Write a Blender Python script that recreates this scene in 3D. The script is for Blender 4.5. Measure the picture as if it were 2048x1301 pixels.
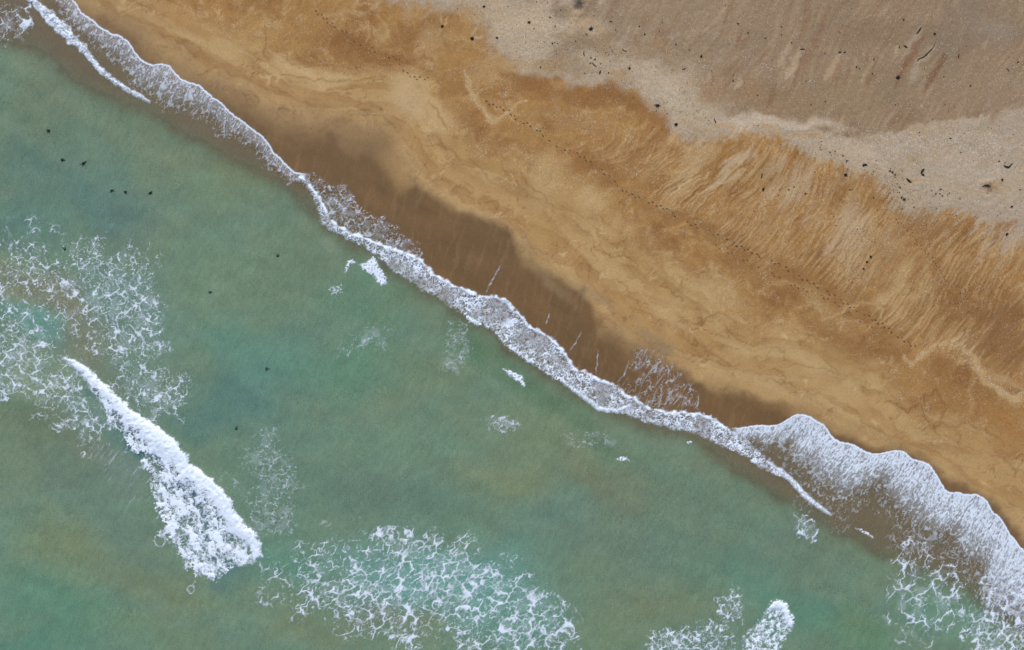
import bpy, math, random
import numpy as np

# ------------------------------------------------------------------ camera, sky, sun, exposure
SC = bpy.context.scene
for o in list(bpy.data.objects):
    bpy.data.objects.remove(o)
H = 120.0                       # drone height above the sea
S = 180.0 / 2048.0              # metres of sea surface per photo pixel

cam = bpy.data.cameras.new('camera')
cam.sensor_width = 36.0
cam.lens = 24.0
cam.clip_end = 5000.0
cam_ob = bpy.data.objects.new('camera', cam)
cam_ob.location = (0, 0, H)
SC.collection.objects.link(cam_ob)
SC.camera = cam_ob

SUN_EL, SUN_AZ = math.radians(38), math.radians(350)     # azimuth clockwise from the top of the picture
world = bpy.data.worlds.new('World')
SC.world = world
world.use_nodes = True
wn = world.node_tree
wn.nodes.clear()
sky = wn.nodes.new('ShaderNodeTexSky')
sky.sky_type = 'NISHITA'
sky.sun_disc = False
sky.sun_elevation = SUN_EL
sky.sun_rotation = SUN_AZ
bg = wn.nodes.new('ShaderNodeBackground')
bg.inputs['Strength'].default_value = 0.09
wo = wn.nodes.new('ShaderNodeOutputWorld')
wn.links.new(sky.outputs[0], bg.inputs[0])
wn.links.new(bg.outputs[0], wo.inputs[0])

sun = bpy.data.lights.new('sun', 'SUN')
sun.energy = 1.5
sun.angle = math.radians(12)
sun.color = (1.0, 0.96, 0.91)
sun_ob = bpy.data.objects.new('sun', sun)
sun_ob.rotation_euler = (math.pi / 2 - SUN_EL, 0, math.pi - SUN_AZ)
SC.collection.objects.link(sun_ob)

vs = SC.view_settings
vs.view_transform = 'Standard'
vs.look = 'None'
vs.gamma = 1.0
vs.exposure = 0.78
vs.use_curve_mapping = False
SC.cycles.transparent_max_bounces = 24
SC.cycles.max_bounces = 6
KC = np.array([0.875, 0.985, 1.18])      # how a white sheet lying flat shows under this light


def C(r, g, b):
    """albedo of a surface that shows as this sRGB colour when lying flat"""
    c = np.array([r, g, b]) / 255.0
    lin = np.where(c <= 0.04045, c / 12.92, ((c + 0.055) / 1.055) ** 2.4)
    return (lin / KC).astype(np.float32)


# ------------------------------------------------------------------ noise and shape tools
rng = np.random.default_rng(7)
PERM = np.concatenate([rng.permutation(256)] * 3).astype(np.int32)
GA = rng.random(256) * 2 * np.pi
GX, GY = np.cos(GA).astype(np.float32), np.sin(GA).astype(np.float32)
JX, JY = rng.random(256).astype(np.float32), rng.random(256).astype(np.float32)


def perlin(x, y, seed=0):
    x, y = np.asarray(x, np.float32), np.asarray(y, np.float32)
    x, y = 0.794 * x - 0.608 * y + seed * 17.31, 0.608 * x + 0.794 * y + seed * 9.77    # turned, so that no lattice lines up with the picture
    xf, yf = np.floor(x), np.floor(y)
    ix, iy = xf.astype(np.int32) & 255, yf.astype(np.int32) & 255
    fx, fy = x - xf, y - yf
    ux = fx * fx * fx * (fx * (fx * 6 - 15) + 10)
    uy = fy * fy * fy * (fy * (fy * 6 - 15) + 10)
    A, B = PERM[ix] + iy, PERM[ix + 1] + iy
    h00, h01, h10, h11 = PERM[A], PERM[A + 1], PERM[B], PERM[B + 1]
    n00 = GX[h00] * fx + GY[h00] * fy
    n10 = GX[h10] * (fx - 1) + GY[h10] * fy
    n01 = GX[h01] * fx + GY[h01] * (fy - 1)
    n11 = GX[h11] * (fx - 1) + GY[h11] * (fy - 1)
    a = n00 + ux * (n10 - n00)
    b = n01 + ux * (n11 - n01)
    return (a + uy * (b - a)) * 1.5


def fbm(x, y, octv=4, seed=0, gain=0.5):
    s, a, f = 0, 1.0, 1.0
    for k in range(octv):
        s = s + a * perlin(x * f, y * f, seed + k * 3.7)
        a *= gain
        f *= 2.03
    return s


def worley(x, y, seed=0):
    x = x + seed * 13.7
    y = y + seed * 5.3
    xf, yf = np.floor(x), np.floor(y)
    ix, iy = xf.astype(np.int32), yf.astype(np.int32)
    f1 = np.full(x.shape, 9.0, np.float32)
    f2 = f1.copy()
    for dx in (-1, 0, 1):
        for dy in (-1, 0, 1):
            h = PERM[PERM[(ix + dx) & 255] + ((iy + dy) & 255)]
            d = (xf + dx + JX[h] - x) ** 2 + (yf + dy + JY[h] - y) ** 2
            f2 = np.minimum(f2, np.maximum(f1, d))
            f1 = np.minimum(f1, d)
    return np.sqrt(f1), np.sqrt(f2)


def sstep(a, b, x):
    t = np.clip((x - a) / (b - a), 0, 1)
    return t * t * (3 - 2 * t)


A0 = math.radians(30)
AX, AY = math.cos(A0), math.sin(A0)         # along the shore (right and down in the picture)


def st(u, v):
    """photo pixels -> (along shore, uphill), in pixels"""
    du, dv = np.asarray(u, np.float32) - 1024, np.asarray(v, np.float32) - 520
    return du * AX + dv * AY, du * AY - dv * AX


class Curve:
    """a line that follows the shore, kept as uphill offset against distance along the shore"""
    def __init__(self, pts, rough=0.0):
        self.rough = rough
        p = np.array(pts, float)
        s, t = st(p[:, 0], p[:, 1])
        s = np.maximum.accumulate(s + np.arange(len(s)) * 1e-3)
        self.s, self.t = s, t

    def __call__(self, s):
        t = np.interp(s, self.s, self.t)
        if self.rough:                                   # small lobes between the traced points
            xs = np.arange(-1600, 1700, 2.0)
            k = np.hanning(15)
            y = np.convolve(np.pad(np.interp(xs, self.s, self.t), 7, mode='edge'), k / k.sum(), 'valid')
            t = np.interp(s, xs, y) + self.rough * (3.0 * perlin(np.asarray(s) / 23, 0.5, 90) + 2.2 * np.abs(perlin(np.asarray(s) / 12, 0.5, 91)) + 0.9 * perlin(np.asarray(s) / 5, 0.5, 92))
        return t.astype(np.float32)

    def smooth(self, s, w):
        xs = np.arange(-1600, 1700, 4.0)
        y = np.interp(xs, self.s, self.t)
        k = np.hanning(int(w / 4) * 2 + 1)
        n = len(k) // 2
        y = np.convolve(np.pad(y, n, mode='edge'), k / k.sum(), 'valid')
        return np.interp(s, xs, y).astype(np.float32)


def segdist(u, v, pts):
    """distance to a polyline and how far along it (0..1)"""
    p = np.array(pts, np.float32)
    L = np.concatenate([[0], np.cumsum(np.hypot(*(p[1:] - p[:-1]).T))])
    best = np.full(u.shape, 1e9, np.float32)
    par = np.zeros(u.shape, np.float32)
    for i in range(len(p) - 1):
        ax, ay = p[i]
        bx, by = p[i + 1] - p[i]
        ll = bx * bx + by * by + 1e-9
        t = np.clip(((u - ax) * bx + (v - ay) * by) / ll, 0, 1)
        d = (u - ax - t * bx) ** 2 + (v - ay - t * by) ** 2
        m = d < best
        best = np.where(m, d, best)
        par = np.where(m, (L[i] + t * math.sqrt(ll)) / L[-1], par)
    return np.sqrt(best), par


def polysd(u, v, pts):
    """signed distance to a polygon, positive inside"""
    d, _ = segdist(u, v, list(pts) + [pts[0]])
    ins = np.zeros(u.shape, bool)
    n = len(pts)
    for i in range(n):
        x1, y1 = pts[i]
        x2, y2 = pts[(i + 1) % n]
        if y1 == y2:
            continue
        c = (y1 > v) != (y2 > v)
        ins ^= c & (u < (x2 - x1) * (v - y1) / (y2 - y1) + x1)
    return np.where(ins, d, -d)


# ------------------------------------------------------------------ the shore lines, traced in photo pixels
WATER_EDGE = [(-60, -120), (60, -60), (120, -20), (145, 0), (158, 14), (170, 33), (190, 42), (205, 57), (220, 66), (245, 75), (262, 92),
              (282, 122), (300, 129), (325, 129), (340, 130), (352, 148), (375, 165), (402, 172), (414, 188), (424, 196), (440, 200),
              (455, 222), (480, 240), (510, 262), (528, 275), (545, 302), (570, 328), (590, 345), (615, 350), (640, 362), (660, 372), (688, 374),
              (706, 392), (712, 410), (730, 425), (775, 440), (792, 455), (805, 472), (838, 492), (840, 515),
              (870, 548), (905, 568), (930, 577), (965, 592), (985, 591), (1010, 597), (1030, 620), (1045, 632), (1055, 648),
              (1085, 665), (1105, 678), (1120, 690), (1135, 712), (1150, 735), (1175, 745), (1200, 758), (1235, 770), (1252, 788), (1270, 795),
              (1300, 815), (1330, 822), (1360, 822), (1400, 826), (1425, 835), (1450, 852), (1480, 857), (1510, 852), (1540, 851), (1563, 852),
              (1575, 838), (1590, 830), (1605, 829), (1622, 836), (1645, 848), (1660, 868), (1668, 881), (1700, 887), (1722, 900), (1742, 909),
              (1758, 908), (1772, 903), (1800, 902), (1815, 910), (1828, 920), (1857, 930), (1868, 940), (1880, 962), (1893, 984), (1925, 988),
              (1950, 989), (1966, 993), (1978, 1005), (1984, 1022), (2008, 1045), (2020, 1070), (2035, 1088), (2048, 1104), (2130, 1180), (2300, 1290)]
WET_EDGE = [(-60, -150), (100, -50), (165, 5), (190, 13), (215, 18), (245, 37), (280, 46), (298, 66), (312, 88), (335, 108), (380, 130), (420, 150),
            (460, 165), (500, 186), (540, 208), (600, 224), (660, 235), (720, 243), (765, 250), (785, 270), (795, 305), (815, 340), (850, 372),
            (900, 412), (960, 430), (1000, 441), (1018, 455), (1040, 492), (1075, 525), (1110, 548), (1150, 570), (1166, 576), (1182, 602),
            (1192, 622), (1207, 650), (1245, 662), (1265, 676), (1290, 684), (1306, 682), (1320, 692), (1340, 720), (1362, 733), (1385, 750),
            (1395, 760), (1430, 771), (1470, 776), (1500, 788), (1536, 797), (1570, 808), (1610, 822), (1660, 850), (1700, 872), (1750, 893),
            (1800, 893), (1850, 915), (1890, 952), (1930, 968), (1960, 985), (2000, 1012), (2030, 1050), (2060, 1082), (2130, 1150), (2300, 1260)]
GREEN_EDGE = [(-150, 0), (0, 84), (50, 90), (100, 106), (150, 158), (210, 190), (290, 216), (350, 256), (420, 294), (480, 322), (540, 352), (590, 378),
              (625, 412), (655, 462), (700, 488), (750, 512), (790, 550), (850, 586), (900, 618), (945, 645), (985, 670), (1010, 698), (1060, 733), (1110, 762), (1160, 792),
              (1210, 826), (1260, 842), (1310, 858), (1380, 876), (1430, 912), (1480, 945), (1540, 962), (1590, 990), (1650, 1035), (1720, 1065),
              (1780, 1098), (1850, 1125), (1900, 1135), (1960, 1175), (2048, 1245), (2200, 1350)]
SMOOTH_TOP = [(60, -120), (230, -10), (330, 20), (430, 50), (520, 95), (570, 140), (640, 152), (720, 165), (790, 150), (815, 128), (850, 138), (868, 200), (890, 250),
              (940, 300), (1000, 325), (1050, 335), (1090, 370), (1150, 400), (1230, 470), (1290, 490), (1360, 560), (1410, 580), (1450, 640),
              (1500, 665), (1540, 668), (1600, 660), (1655, 685), (1720, 720), (1790, 780), (1830, 830), (1900, 850), (2048, 900), (2200, 980)]
DRY_EDGE = [(600, -160), (780, -5), (850, 18), (900, 22), (950, 40), (968, 50), (985, 95), (1010, 120), (1040, 140), (1075, 152), (1120, 160),
            (1165, 180), (1200, 172), (1232, 165), (1245, 180), (1275, 180), (1284, 196), (1310, 210), (1326, 235), (1345, 268), (1380, 284),
            (1400, 290), (1440, 277), (1490, 268), (1530, 271), (1560, 280), (1590, 305), (1650, 322), (1700, 340), (1755, 358), (1775, 392), (1815, 425),
            (1850, 440), (1890, 425), (1940, 425), (1975, 455), (2010, 445), (2048, 478), (2200, 560)]
FLAT_EDGE = [(1000, -120), (1120, 0), (1140, 72), (1200, 112), (1290, 152), (1400, 182), (1415, 200), (1440, 222), (1455, 233), (1490, 228), (1540, 235), (1590, 240), (1625, 255), (1665, 268), (1710, 280),
             (1735, 270), (1795, 267), (1835, 250), (1900, 240), (1980, 230), (2048, 215), (2200, 200)]
cW = Curve(WATER_EDGE, 1.0)
cD, cG, cL, cC, cF = (Curve(p) for p in (WET_EDGE, GREEN_EDGE, SMOOTH_TOP, DRY_EDGE, FLAT_EDGE))

PROF_X = np.array([-900, -200, -80, -40, -14, -5, 0, 8, 24, 36, 48, 70, 300, 900])
PROF_Z = np.array([-14, -7, -3.6, -2.0, -0.75, -0.25, -0.04, 0.40, 1.35, 2.05, 2.5, 2.65, 3.6, 6.0])


def ground_z(u, v):
    """height of the sand in metres"""
    s, t = st(u, v)
    d = (t - cW.smooth(s, 260)) * S
    z = np.interp(d, PROF_X, PROF_Z).astype(np.float32)
    z += 0.10 * fbm(s / 260.0, t / 190.0, 3, 41)
    return z


def water_z(u, v):
    """height of the water surface: the sea plus the thin sheet of swash running up the beach"""
    s, t = st(u, v)
    w = 0.10 * perlin(s / 170.0, t / 45.0, 51) + 0.05 * perlin(u / 40.0, v / 30.0, 52)
    w = w * sstep(0, -120, t - cW(s))
    return np.maximum(w, ground_z(u, v) + 0.03).astype(np.float32)


def unproject(u, v, z):
    k = S * (H - z) / H
    return (np.asarray(u) - 1024.0) * k, (650.5 - np.asarray(v)) * k


def at(u, v, lift=0.0, water=False):
    f = water_z if water else ground_z
    z = float(f(np.array([u], np.float32), np.array([v], np.float32))[0]) + lift
    x, y = unproject(u, v, z)
    return (float(x), float(y), z)


# ------------------------------------------------------------------ mesh and object helpers
def tag(o, label=None, cat=None, group=None, kind=None):
    for k, val in (('label', label), ('category', cat), ('group', group), ('kind', kind)):
        if val:
            o[k] = val
    return o


def link(name, me, parent=None, loc=None):
    o = bpy.data.objects.new(name, me)
    SC.collection.objects.link(o)
    if parent:
        o.parent = parent
    if loc:
        o.location = loc
    return o


def mesh_np(name, co, quads, mat, cols=None, floats=None, smooth=True):
    """mesh from numpy vertices and quads, with colour and number layers for its material"""
    me = bpy.data.meshes.new(name)
    nv, nf = len(co), len(quads)
    me.vertices.add(nv)
    me.vertices.foreach_set('co', np.ascontiguousarray(co, np.float32).ravel())
    me.loops.add(nf * 4)
    me.loops.foreach_set('vertex_index', np.ascontiguousarray(quads, np.int32).ravel())
    me.polygons.add(nf)
    me.polygons.foreach_set('loop_start', np.arange(0, nf * 4, 4, dtype=np.int32))
    me.polygons.foreach_set('use_smooth', np.full(nf, smooth))
    me.update(calc_edges=True)
    for k, a in (cols or {}).items():
        at_ = me.attributes.new(k, 'FLOAT_COLOR', 'POINT')
        rgba = np.ones((nv, 4), np.float32)
        rgba[:, :3] = a
        at_.data.foreach_set('color', rgba.ravel())
    for k, a in (floats or {}).items():
        at_ = me.attributes.new(k, 'FLOAT', 'POINT')
        at_.data.foreach_set('value', np.ascontiguousarray(a, np.float32).ravel())
    me.materials.append(mat)
    return me


def grid_quads(nu, nv, keep=None):
    i = np.arange(nu * nv, dtype=np.int32).reshape(nv, nu)
    q = np.stack([i[1:, :-1], i[1:, 1:], i[:-1, 1:], i[:-1, :-1]], -1)
    return q[keep] if keep is not None else q.reshape(-1, 4)


def axis(lo, hi, step, far):
    fine = np.arange(lo, hi + step, step)
    out, w = [], step
    x = 0.0
    while x < far:
        w *= 1.35
        x += w
        out.append(x)
    out = np.array(out)
    return np.concatenate([(fine[0] - out)[::-1], fine, fine[-1] + out]).astype(np.float32)


class NT:
    """small helper for writing node trees"""
    def __init__(self, name):
        self.m = bpy.data.materials.new(name)
        self.m.use_nodes = True
        self.t = self.m.node_tree
        self.t.nodes.clear()
        self.out = self.n('ShaderNodeOutputMaterial')

    def n(self, kind, props=None, **ins):
        nd = self.t.nodes.new(kind)
        for k, val in (props or {}).items():
            setattr(nd, k, val)
        for k, val in ins.items():
            key = int(k[1:]) if k[0] == '_' and k[1:].isdigit() else k.replace('_', ' ')
            sock = nd.inputs[key]
            if isinstance(val, bpy.types.NodeSocket):
                self.t.links.new(val, sock)
            else:
                sock.default_value = val
        return nd

    def attr(self, name):
        return self.n('ShaderNodeAttribute', {'attribute_name': name})

    def math(self, op, a, b=0.5, c=0.0, clamp=False):
        return self.n('ShaderNodeMath', {'operation': op, 'use_clamp': clamp}, _0=a, _1=b, _2=c).outputs[0]

    def noise(self, vec, scale, detail=3.0, rough=0.55, dist=0.0):
        return self.n('ShaderNodeTexNoise', None, Vector=vec, Scale=scale, Detail=detail, Roughness=rough, Distortion=dist)

    def ramp(self, fac, lo, hi, a=0.0, b=1.0):
        return self.n('ShaderNodeMapRange', {'clamp': True}, Value=fac, From_Min=lo, From_Max=hi, To_Min=a, To_Max=b).outputs[0]

    def mix(self, fac, a, b, blend='MIX'):
        return self.n('ShaderNodeMix', {'data_type': 'RGBA', 'blend_type': blend}, _0=fac, _6=a, _7=b).outputs[2]


# ------------------------------------------------------------------ materials
def sand_material():
    m = NT('wet_and_dry_sand')
    pos = m.n('ShaderNodeNewGeometry').outputs['Position']
    col = m.attr('tint').outputs['Color']
    rough_zone = m.attr('coarse').outputs['Fac']
    shell = m.attr('shell').outputs['Fac']
    wet = m.attr('wet').outputs['Fac']
    g1 = m.noise(pos, 2.6, 3.0, 0.7)
    g2 = m.noise(pos, 0.55, 4.0, 0.6)
    gr = m.noise(pos, 6.5, 2.0, 0.8)
    amp = m.ramp(rough_zone, 0, 1, 0.40, 0.80)
    v = m.math('MULTIPLY', m.math('SUBTRACT', g1.outputs[0], 0.5), amp)
    v = m.math('ADD', v, m.math('MULTIPLY', m.math('SUBTRACT', g2.outputs[0], 0.5), 0.16))
    v = m.math('ADD', v, m.math('MULTIPLY', m.math('SUBTRACT', gr.outputs[0], 0.5), m.ramp(rough_zone, 0, 1, 0.75, 1.25)))
    v = m.math('ADD', v, 1.0)
    col = m.mix(1.0, col, m.n('ShaderNodeCombineColor', None, Red=v, Green=v, Blue=v).outputs[0], 'MULTIPLY')
    # slight hue drift between grains
    g3 = m.noise(pos, 1.9, 2.0, 0.6)
    hue = m.mix(g3.outputs[0], (1.07, 0.99, 0.92, 1), (0.94, 1.01, 1.08, 1))
    col = m.mix(1.0, col, hue, 'MULTIPLY')
    # shell grit: pale and dark grains
    vo = m.n('ShaderNodeTexVoronoi', {'feature': 'F1'}, Vector=pos, Scale=4.6, Randomness=1.0)
    r = m.n('ShaderNodeSeparateColor', None, Color=vo.outputs['Color'])
    spot = m.ramp(vo.outputs['Distance'], 0.42, 0.22)
    light = m.math('MULTIPLY', spot, m.math('LESS_THAN', r.outputs[0], m.math('MULTIPLY', shell, 0.55)))
    dark = m.math('MULTIPLY', spot, m.math('LESS_THAN', r.outputs[1], m.math('MULTIPLY', shell, 0.30)))
    col = m.mix(m.math('MULTIPLY', light, m.ramp(shell, 0.1, 0.8, 0.25, 0.75)), col, (0.78, 0.71, 0.62, 1))
    col = m.mix(m.math('MULTIPLY', dark, 0.45), col, (0.11, 0.085, 0.06, 1))
    hgt = m.math('ADD', m.math('MULTIPLY', g1.outputs[0], 0.05), m.math('MULTIPLY', light, 0.03))
    bstr = m.ramp(rough_zone, 0, 1, 0.12, 0.75)
    bmp = m.n('ShaderNodeBump', None, Strength=bstr, Distance=1.0, Height=hgt)
    p = m.n('ShaderNodeBsdfPrincipled', None, Base_Color=col, Normal=bmp.outputs[0])
    m.t.links.new(m.ramp(wet, 0, 1, 0.95, 0.42), p.inputs['Roughness'])
    p.inputs['Specular IOR Level'].default_value = 0.3
    m.t.links.new(p.outputs[0], m.out.inputs[0])
    return m.m


def water_material():
    m = NT('turbid_sea_water')
    pos = m.n('ShaderNodeNewGeometry').outputs['Position']
    col = m.attr('tint').outputs['Color']
    opa = m.attr('murk').outputs['Fac']
    mp = m.n('ShaderNodeMapping', None, Vector=pos, Rotation=(0, 0, math.radians(28)), Scale=(1.0, 0.5, 1.0))
    g1 = m.noise(mp.outputs[0], 2.3, 3.0, 0.65)
    g2 = m.noise(pos, 0.35, 4.0, 0.6, 0.6)
    v = m.math('ADD', m.math('MULTIPLY', m.math('SUBTRACT', g1.outputs[0], 0.5), 0.42),
               m.math('MULTIPLY', m.math('SUBTRACT', g2.outputs[0], 0.5), 0.16))
    v = m.math('ADD', v, 1.0)
    col = m.mix(1.0, col, m.n('ShaderNodeCombineColor', None, Red=v, Green=v, Blue=v).outputs[0], 'MULTIPLY')
    gr = m.noise(pos, 6.5, 2.0, 0.8)
    v = m.ramp(gr.outputs[0], 0.2, 0.8, 0.60, 1.40)
    col = m.mix(1.0, col, m.n('ShaderNodeCombineColor', None, Red=v, Green=v, Blue=v).outputs[0], 'MULTIPLY')
    g3 = m.noise(pos, 1.2, 3.0, 0.6)
    col = m.mix(1.0, col, m.mix(g3.outputs[0], (1.14, 1.0, 0.90, 1), (0.88, 1.0, 1.10, 1)), 'MULTIPLY')
    hgt = m.math('ADD', m.math('MULTIPLY', g1.outputs[0], 0.05), m.math('MULTIPLY', g2.outputs[0], 0.10))
    bmp = m.n('ShaderNodeBump', None, Strength=0.28, Distance=1.0, Height=hgt)
    body = m.n('ShaderNodeBsdfDiffuse', None, Color=col, Normal=bmp.outputs[0])
    clear = m.n('ShaderNodeBsdfTransparent')
    mx = m.n('ShaderNodeMixShader', None, _0=opa, _1=clear.outputs[0], _2=body.outputs[0])
    gl = m.n('ShaderNodeBsdfGlossy', None, Color=(1, 1, 1, 1), Roughness=0.12, Normal=bmp.outputs[0])
    fr = m.n('ShaderNodeFresnel', None, IOR=1.33, Normal=bmp.outputs[0])
    back = m.n('ShaderNodeNewGeometry').outputs['Backfacing']
    frf = m.math('MULTIPLY', fr.outputs[0], m.math('SUBTRACT', 1.0, back))
    mx2 = m.n('ShaderNodeMixShader', None, _0=frf, _1=mx.outputs[0], _2=gl.outputs[0])
    m.t.links.new(mx2.outputs[0], m.out.inputs[0])
    return m.m


def foam_material():
    m = NT('sea_foam')
    pos = m.n('ShaderNodeNewGeometry').outputs['Position']
    cov = m.attr('cover').outputs['Fac']
    g1 = m.noise(pos, 5.0, 3.0, 0.7)
    c2 = m.math('MULTIPLY', cov, m.ramp(g1.outputs[0], 0.25, 0.6, 0.80, 1.15), clamp=True)
    bmp = m.n('ShaderNodeBump', None, Strength=0.22, Distance=1.0, Height=m.math('MULTIPLY', g1.outputs[0], 0.10))
    d = m.n('ShaderNodeBsdfDiffuse', None, Color=(0.88, 0.93, 0.98, 1), Normal=bmp.outputs[0])
    clear = m.n('ShaderNodeBsdfTransparent')
    mx = m.n('ShaderNodeMixShader', None, _0=c2, _1=clear.outputs[0], _2=d.outputs[0])
    m.t.links.new(mx.outputs[0], m.out.inputs[0])
    return m.m


def plain_material(name, col, rough=0.7, var=0.4, scale=6.0, spec=0.3):
    m = NT(name)
    pos = m.n('ShaderNodeNewGeometry').outputs['Position']
    g = m.noise(pos, scale, 3.0, 0.6)
    v = m.ramp(g.outputs[0], 0.25, 0.75, 1 - var, 1 + var)
    c = m.mix(1.0, (*col, 1), m.n('ShaderNodeCombineColor', None, Red=v, Green=v, Blue=v).outputs[0], 'MULTIPLY')
    p = m.n('ShaderNodeBsdfPrincipled', None, Base_Color=c, Roughness=rough)
    p.inputs['Specular IOR Level'].default_value = spec
    m.t.links.new(p.outputs[0], m.out.inputs[0])
    return m.m


M_SAND, M_WATER, M_FOAM = sand_material(), water_material(), foam_material()
M_WEED = plain_material('dark_seaweed', (0.012, 0.012, 0.011), 0.5)
M_WEED_SUNK = plain_material('sunken_seaweed', (0.045, 0.07, 0.065), 0.6)
M_STRAND = plain_material('kelp_stalk', (0.035, 0.03, 0.026), 0.6)
M_STONE = plain_material('dark_stone', (0.010, 0.010, 0.012), 0.55)
M_REDWEED = plain_material('reddish_seaweed', (0.05, 0.018, 0.010), 0.6)
M_WRACK = plain_material('dry_wrack', (0.075, 0.055, 0.038), 0.9)
M_PRINT = plain_material('damp_shaded_print', (0.14, 0.092, 0.050), 0.9)  # dark tone holds both the damp and the shade inside the dents
M_LUMP = plain_material('dug_sand', (0.40, 0.28, 0.165), 0.95, 0.2)

# ------------------------------------------------------------------ the beach and sea bed
# one sheet of sand; its tint, wetness and grit are worked out here and refined by the material
TAN, OCHRE, BROWN = C(173, 142, 94), C(164, 127, 79), C(137, 99, 58)
PALE, BERM, GREY = C(194, 168, 124), C(169, 156, 138), C(144, 125, 102)
WETC, WETC2, RUST, LINE = C(113, 90, 60), C(127, 100, 67), C(128, 94, 68), C(136, 107, 70)

gu = axis(-60, 2108, 2.5, 9000)
gv = axis(-60, 1361, 2.5, 9000)
U, V = np.meshgrid(gu, gv)
Sx, Tx = st(U, V)
WU = U + 22 * fbm(U / 110, V / 110, 4, 1)
WV = V + 22 * fbm(U / 110, V / 110, 4, 2)
FU = U + 5 * fbm(U / 22, V / 22, 2, 3)
FV = V + 5 * fbm(U / 22, V / 22, 2, 4)
def box(x0, y0, x1, y1, pad):
    return (slice(*np.searchsorted(gv, (y0 - pad, y1 + pad))), slice(*np.searchsorted(gu, (x0 - pad, x1 + pad))))


# fan of fine rills on the face of the berm; patches there are drawn out along the flow
RILLS = [(1290, 235), (1345, 268), (1400, 288), (1490, 268), (1560, 280), (1650, 320), (1760, 360), (1850, 430), (1960, 430), (2060, 470), (2060, 760), (1950, 700), (1850, 660),
         (1770, 560), (1680, 600), (1580, 520), (1480, 440), (1370, 420), (1290, 330)]
sl = box(1250, 200, 2100, 800, 20)
rill = sstep(-28, 25, polysd(U[sl], V[sl], RILLS))
ra = np.interp(U[sl], [1300, 1450, 1600, 1800, 2048], np.radians([140, 128, 124, 126, 122])).astype(np.float32)
wob2 = 30 * perlin(U[sl] / 240, V[sl] / 240, 26) + 3 * perlin(U[sl] / 40, V[sl] / 40, 26.5)
rc = -(U[sl] - 1650) * np.sin(ra) + (V[sl] - 400) * np.cos(ra) + wob2
rl = (U[sl] - 1650) * np.cos(ra) + (V[sl] - 400) * np.sin(ra)
r1 = fbm(rc / 6.0, rl / 70, 4, 27, 0.65)
r2 = fbm(rc / 19, rl / 110, 3, 28)
rmod = 0.25 + 0.75 * sstep(-0.35, 0.45, fbm(U[sl] / 70, V[sl] / 70, 3, 28.5))
pull = rill * (42 * fbm(rc / 9, rl / 190, 3, 30, 0.55))
WU[sl] += pull * np.cos(ra)
WV[sl] += pull * np.sin(ra)
pull2 = np.clip(rill * 1.0, 0, 1) * sstep(1480, 1600, U[sl]) * 30 * fbm(rc / 8, rl / 160, 3, 31, 0.6)
FU[sl] += pull2 * np.cos(ra)
FV[sl] += pull2 * np.sin(ra)
Sw, Tw = st(WU, WV)
Sf, Tf = st(FU, FV)
col = np.empty(U.shape + (3,), np.float32)
col[:] = TAN
coarse = np.zeros(U.shape, np.float32)
shell = np.zeros(U.shape, np.float32)


def mixin(sl, m, c):
    col[sl] += (c - col[sl]) * np.clip(m, 0, 1)[..., None]


def blob(x, y, rx, ry, ang, c, a, target=None, inner=0.35):
    r = max(rx, ry)
    sl = box(x - r, y - r, x + r, y + r, 45 + r * 0.3)
    ca, sa = math.cos(math.radians(ang)), math.sin(math.radians(ang))
    du, dv = WU[sl] - x, WV[sl] - y
    q = np.hypot((du * ca + dv * sa) / rx, (dv * ca - du * sa) / ry)
    m = a * sstep(1.25, inner, q)
    if target is None:
        mixin(sl, m, c)
    else:
        target[sl] = np.maximum(target[sl], m)


def stroke(pts, w, c, a, taper=True, warp=1.0, target=None, side=0.0):
    p = np.array(pts, float)
    sl = box(p[:, 0].min(), p[:, 1].min(), p[:, 0].max(), p[:, 1].max(), w * 3 + 24)
    uu, vv = U[sl] + (FU[sl] - U[sl]) * warp, V[sl] + (FV[sl] - V[sl]) * warp
    d, k = segdist(uu, vv, pts)
    ww = w * (0.35 + 0.65 * np.sin(np.clip(k, 0.02, 0.98) * np.pi)) if taper else w
    m = a * np.exp(-(d / ww) ** 2)
    if target is None:
        mixin(sl, m, c)
    else:
        target[sl] = np.maximum(target[sl], m)


ALL = (slice(None), slice(None))
n_big = fbm(U / 150, V / 110, 4, 11)
n_mid = fbm(U / 45, V / 38, 4, 12)
lev = Tx
tL, tC, tF, tD, tW = cL(Sf), cC(Sf), cF(Sf), cD(Sf), cW(Sx)
# smooth tan sand, washed over by earlier swashes
mixin(ALL, sstep(-0.25, 0.7, n_big) * 0.7, PALE)
mixin(ALL, sstep(0.0, 0.7, n_mid) * 0.45, OCHRE)
mixin(ALL, sstep(0.0, 0.8, fbm(WU / 26, WV / 20, 4, 12.5)) * 0.22, PALE)
# rough ochre sand above the last high swash
up = sstep(-26, 22, Tw - cL(Sw) + 16 * n_mid)
mixin(ALL, up, OCHRE)
mixin(ALL, up * sstep(-0.05, 0.75, fbm(U / 90, V / 70, 4, 13)) * 0.75, BROWN)
mixin(ALL, up * sstep(0.15, 0.8, fbm(U / 60, V / 50, 4, 14)) * 0.45, TAN)
ridge = 1 - np.abs(fbm(WU / 75, WV / 60, 3, 14.5))
mixin(ALL, up * sstep(0.80, 0.99, ridge) * sstep(-0.2, 0.5, n_mid) * 0.50, PALE)
mixin(ALL, up * sstep(0.0, 0.7, fbm(WU / 24, WV / 24, 4, 14.7)) * 0.40, BROWN)
mixin(ALL, up * sstep(0.1, 0.8, fbm(WU / 18, WV / 18, 4, 14.9)) * 0.30, PALE)
coarse = np.maximum(coarse, up * 0.55)
shell = np.maximum(shell, up * (0.10 + 0.30 * sstep(0.8, 0.98, ridge) + 0.30 * sstep(0.1, 0.7, n_mid)))

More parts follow.
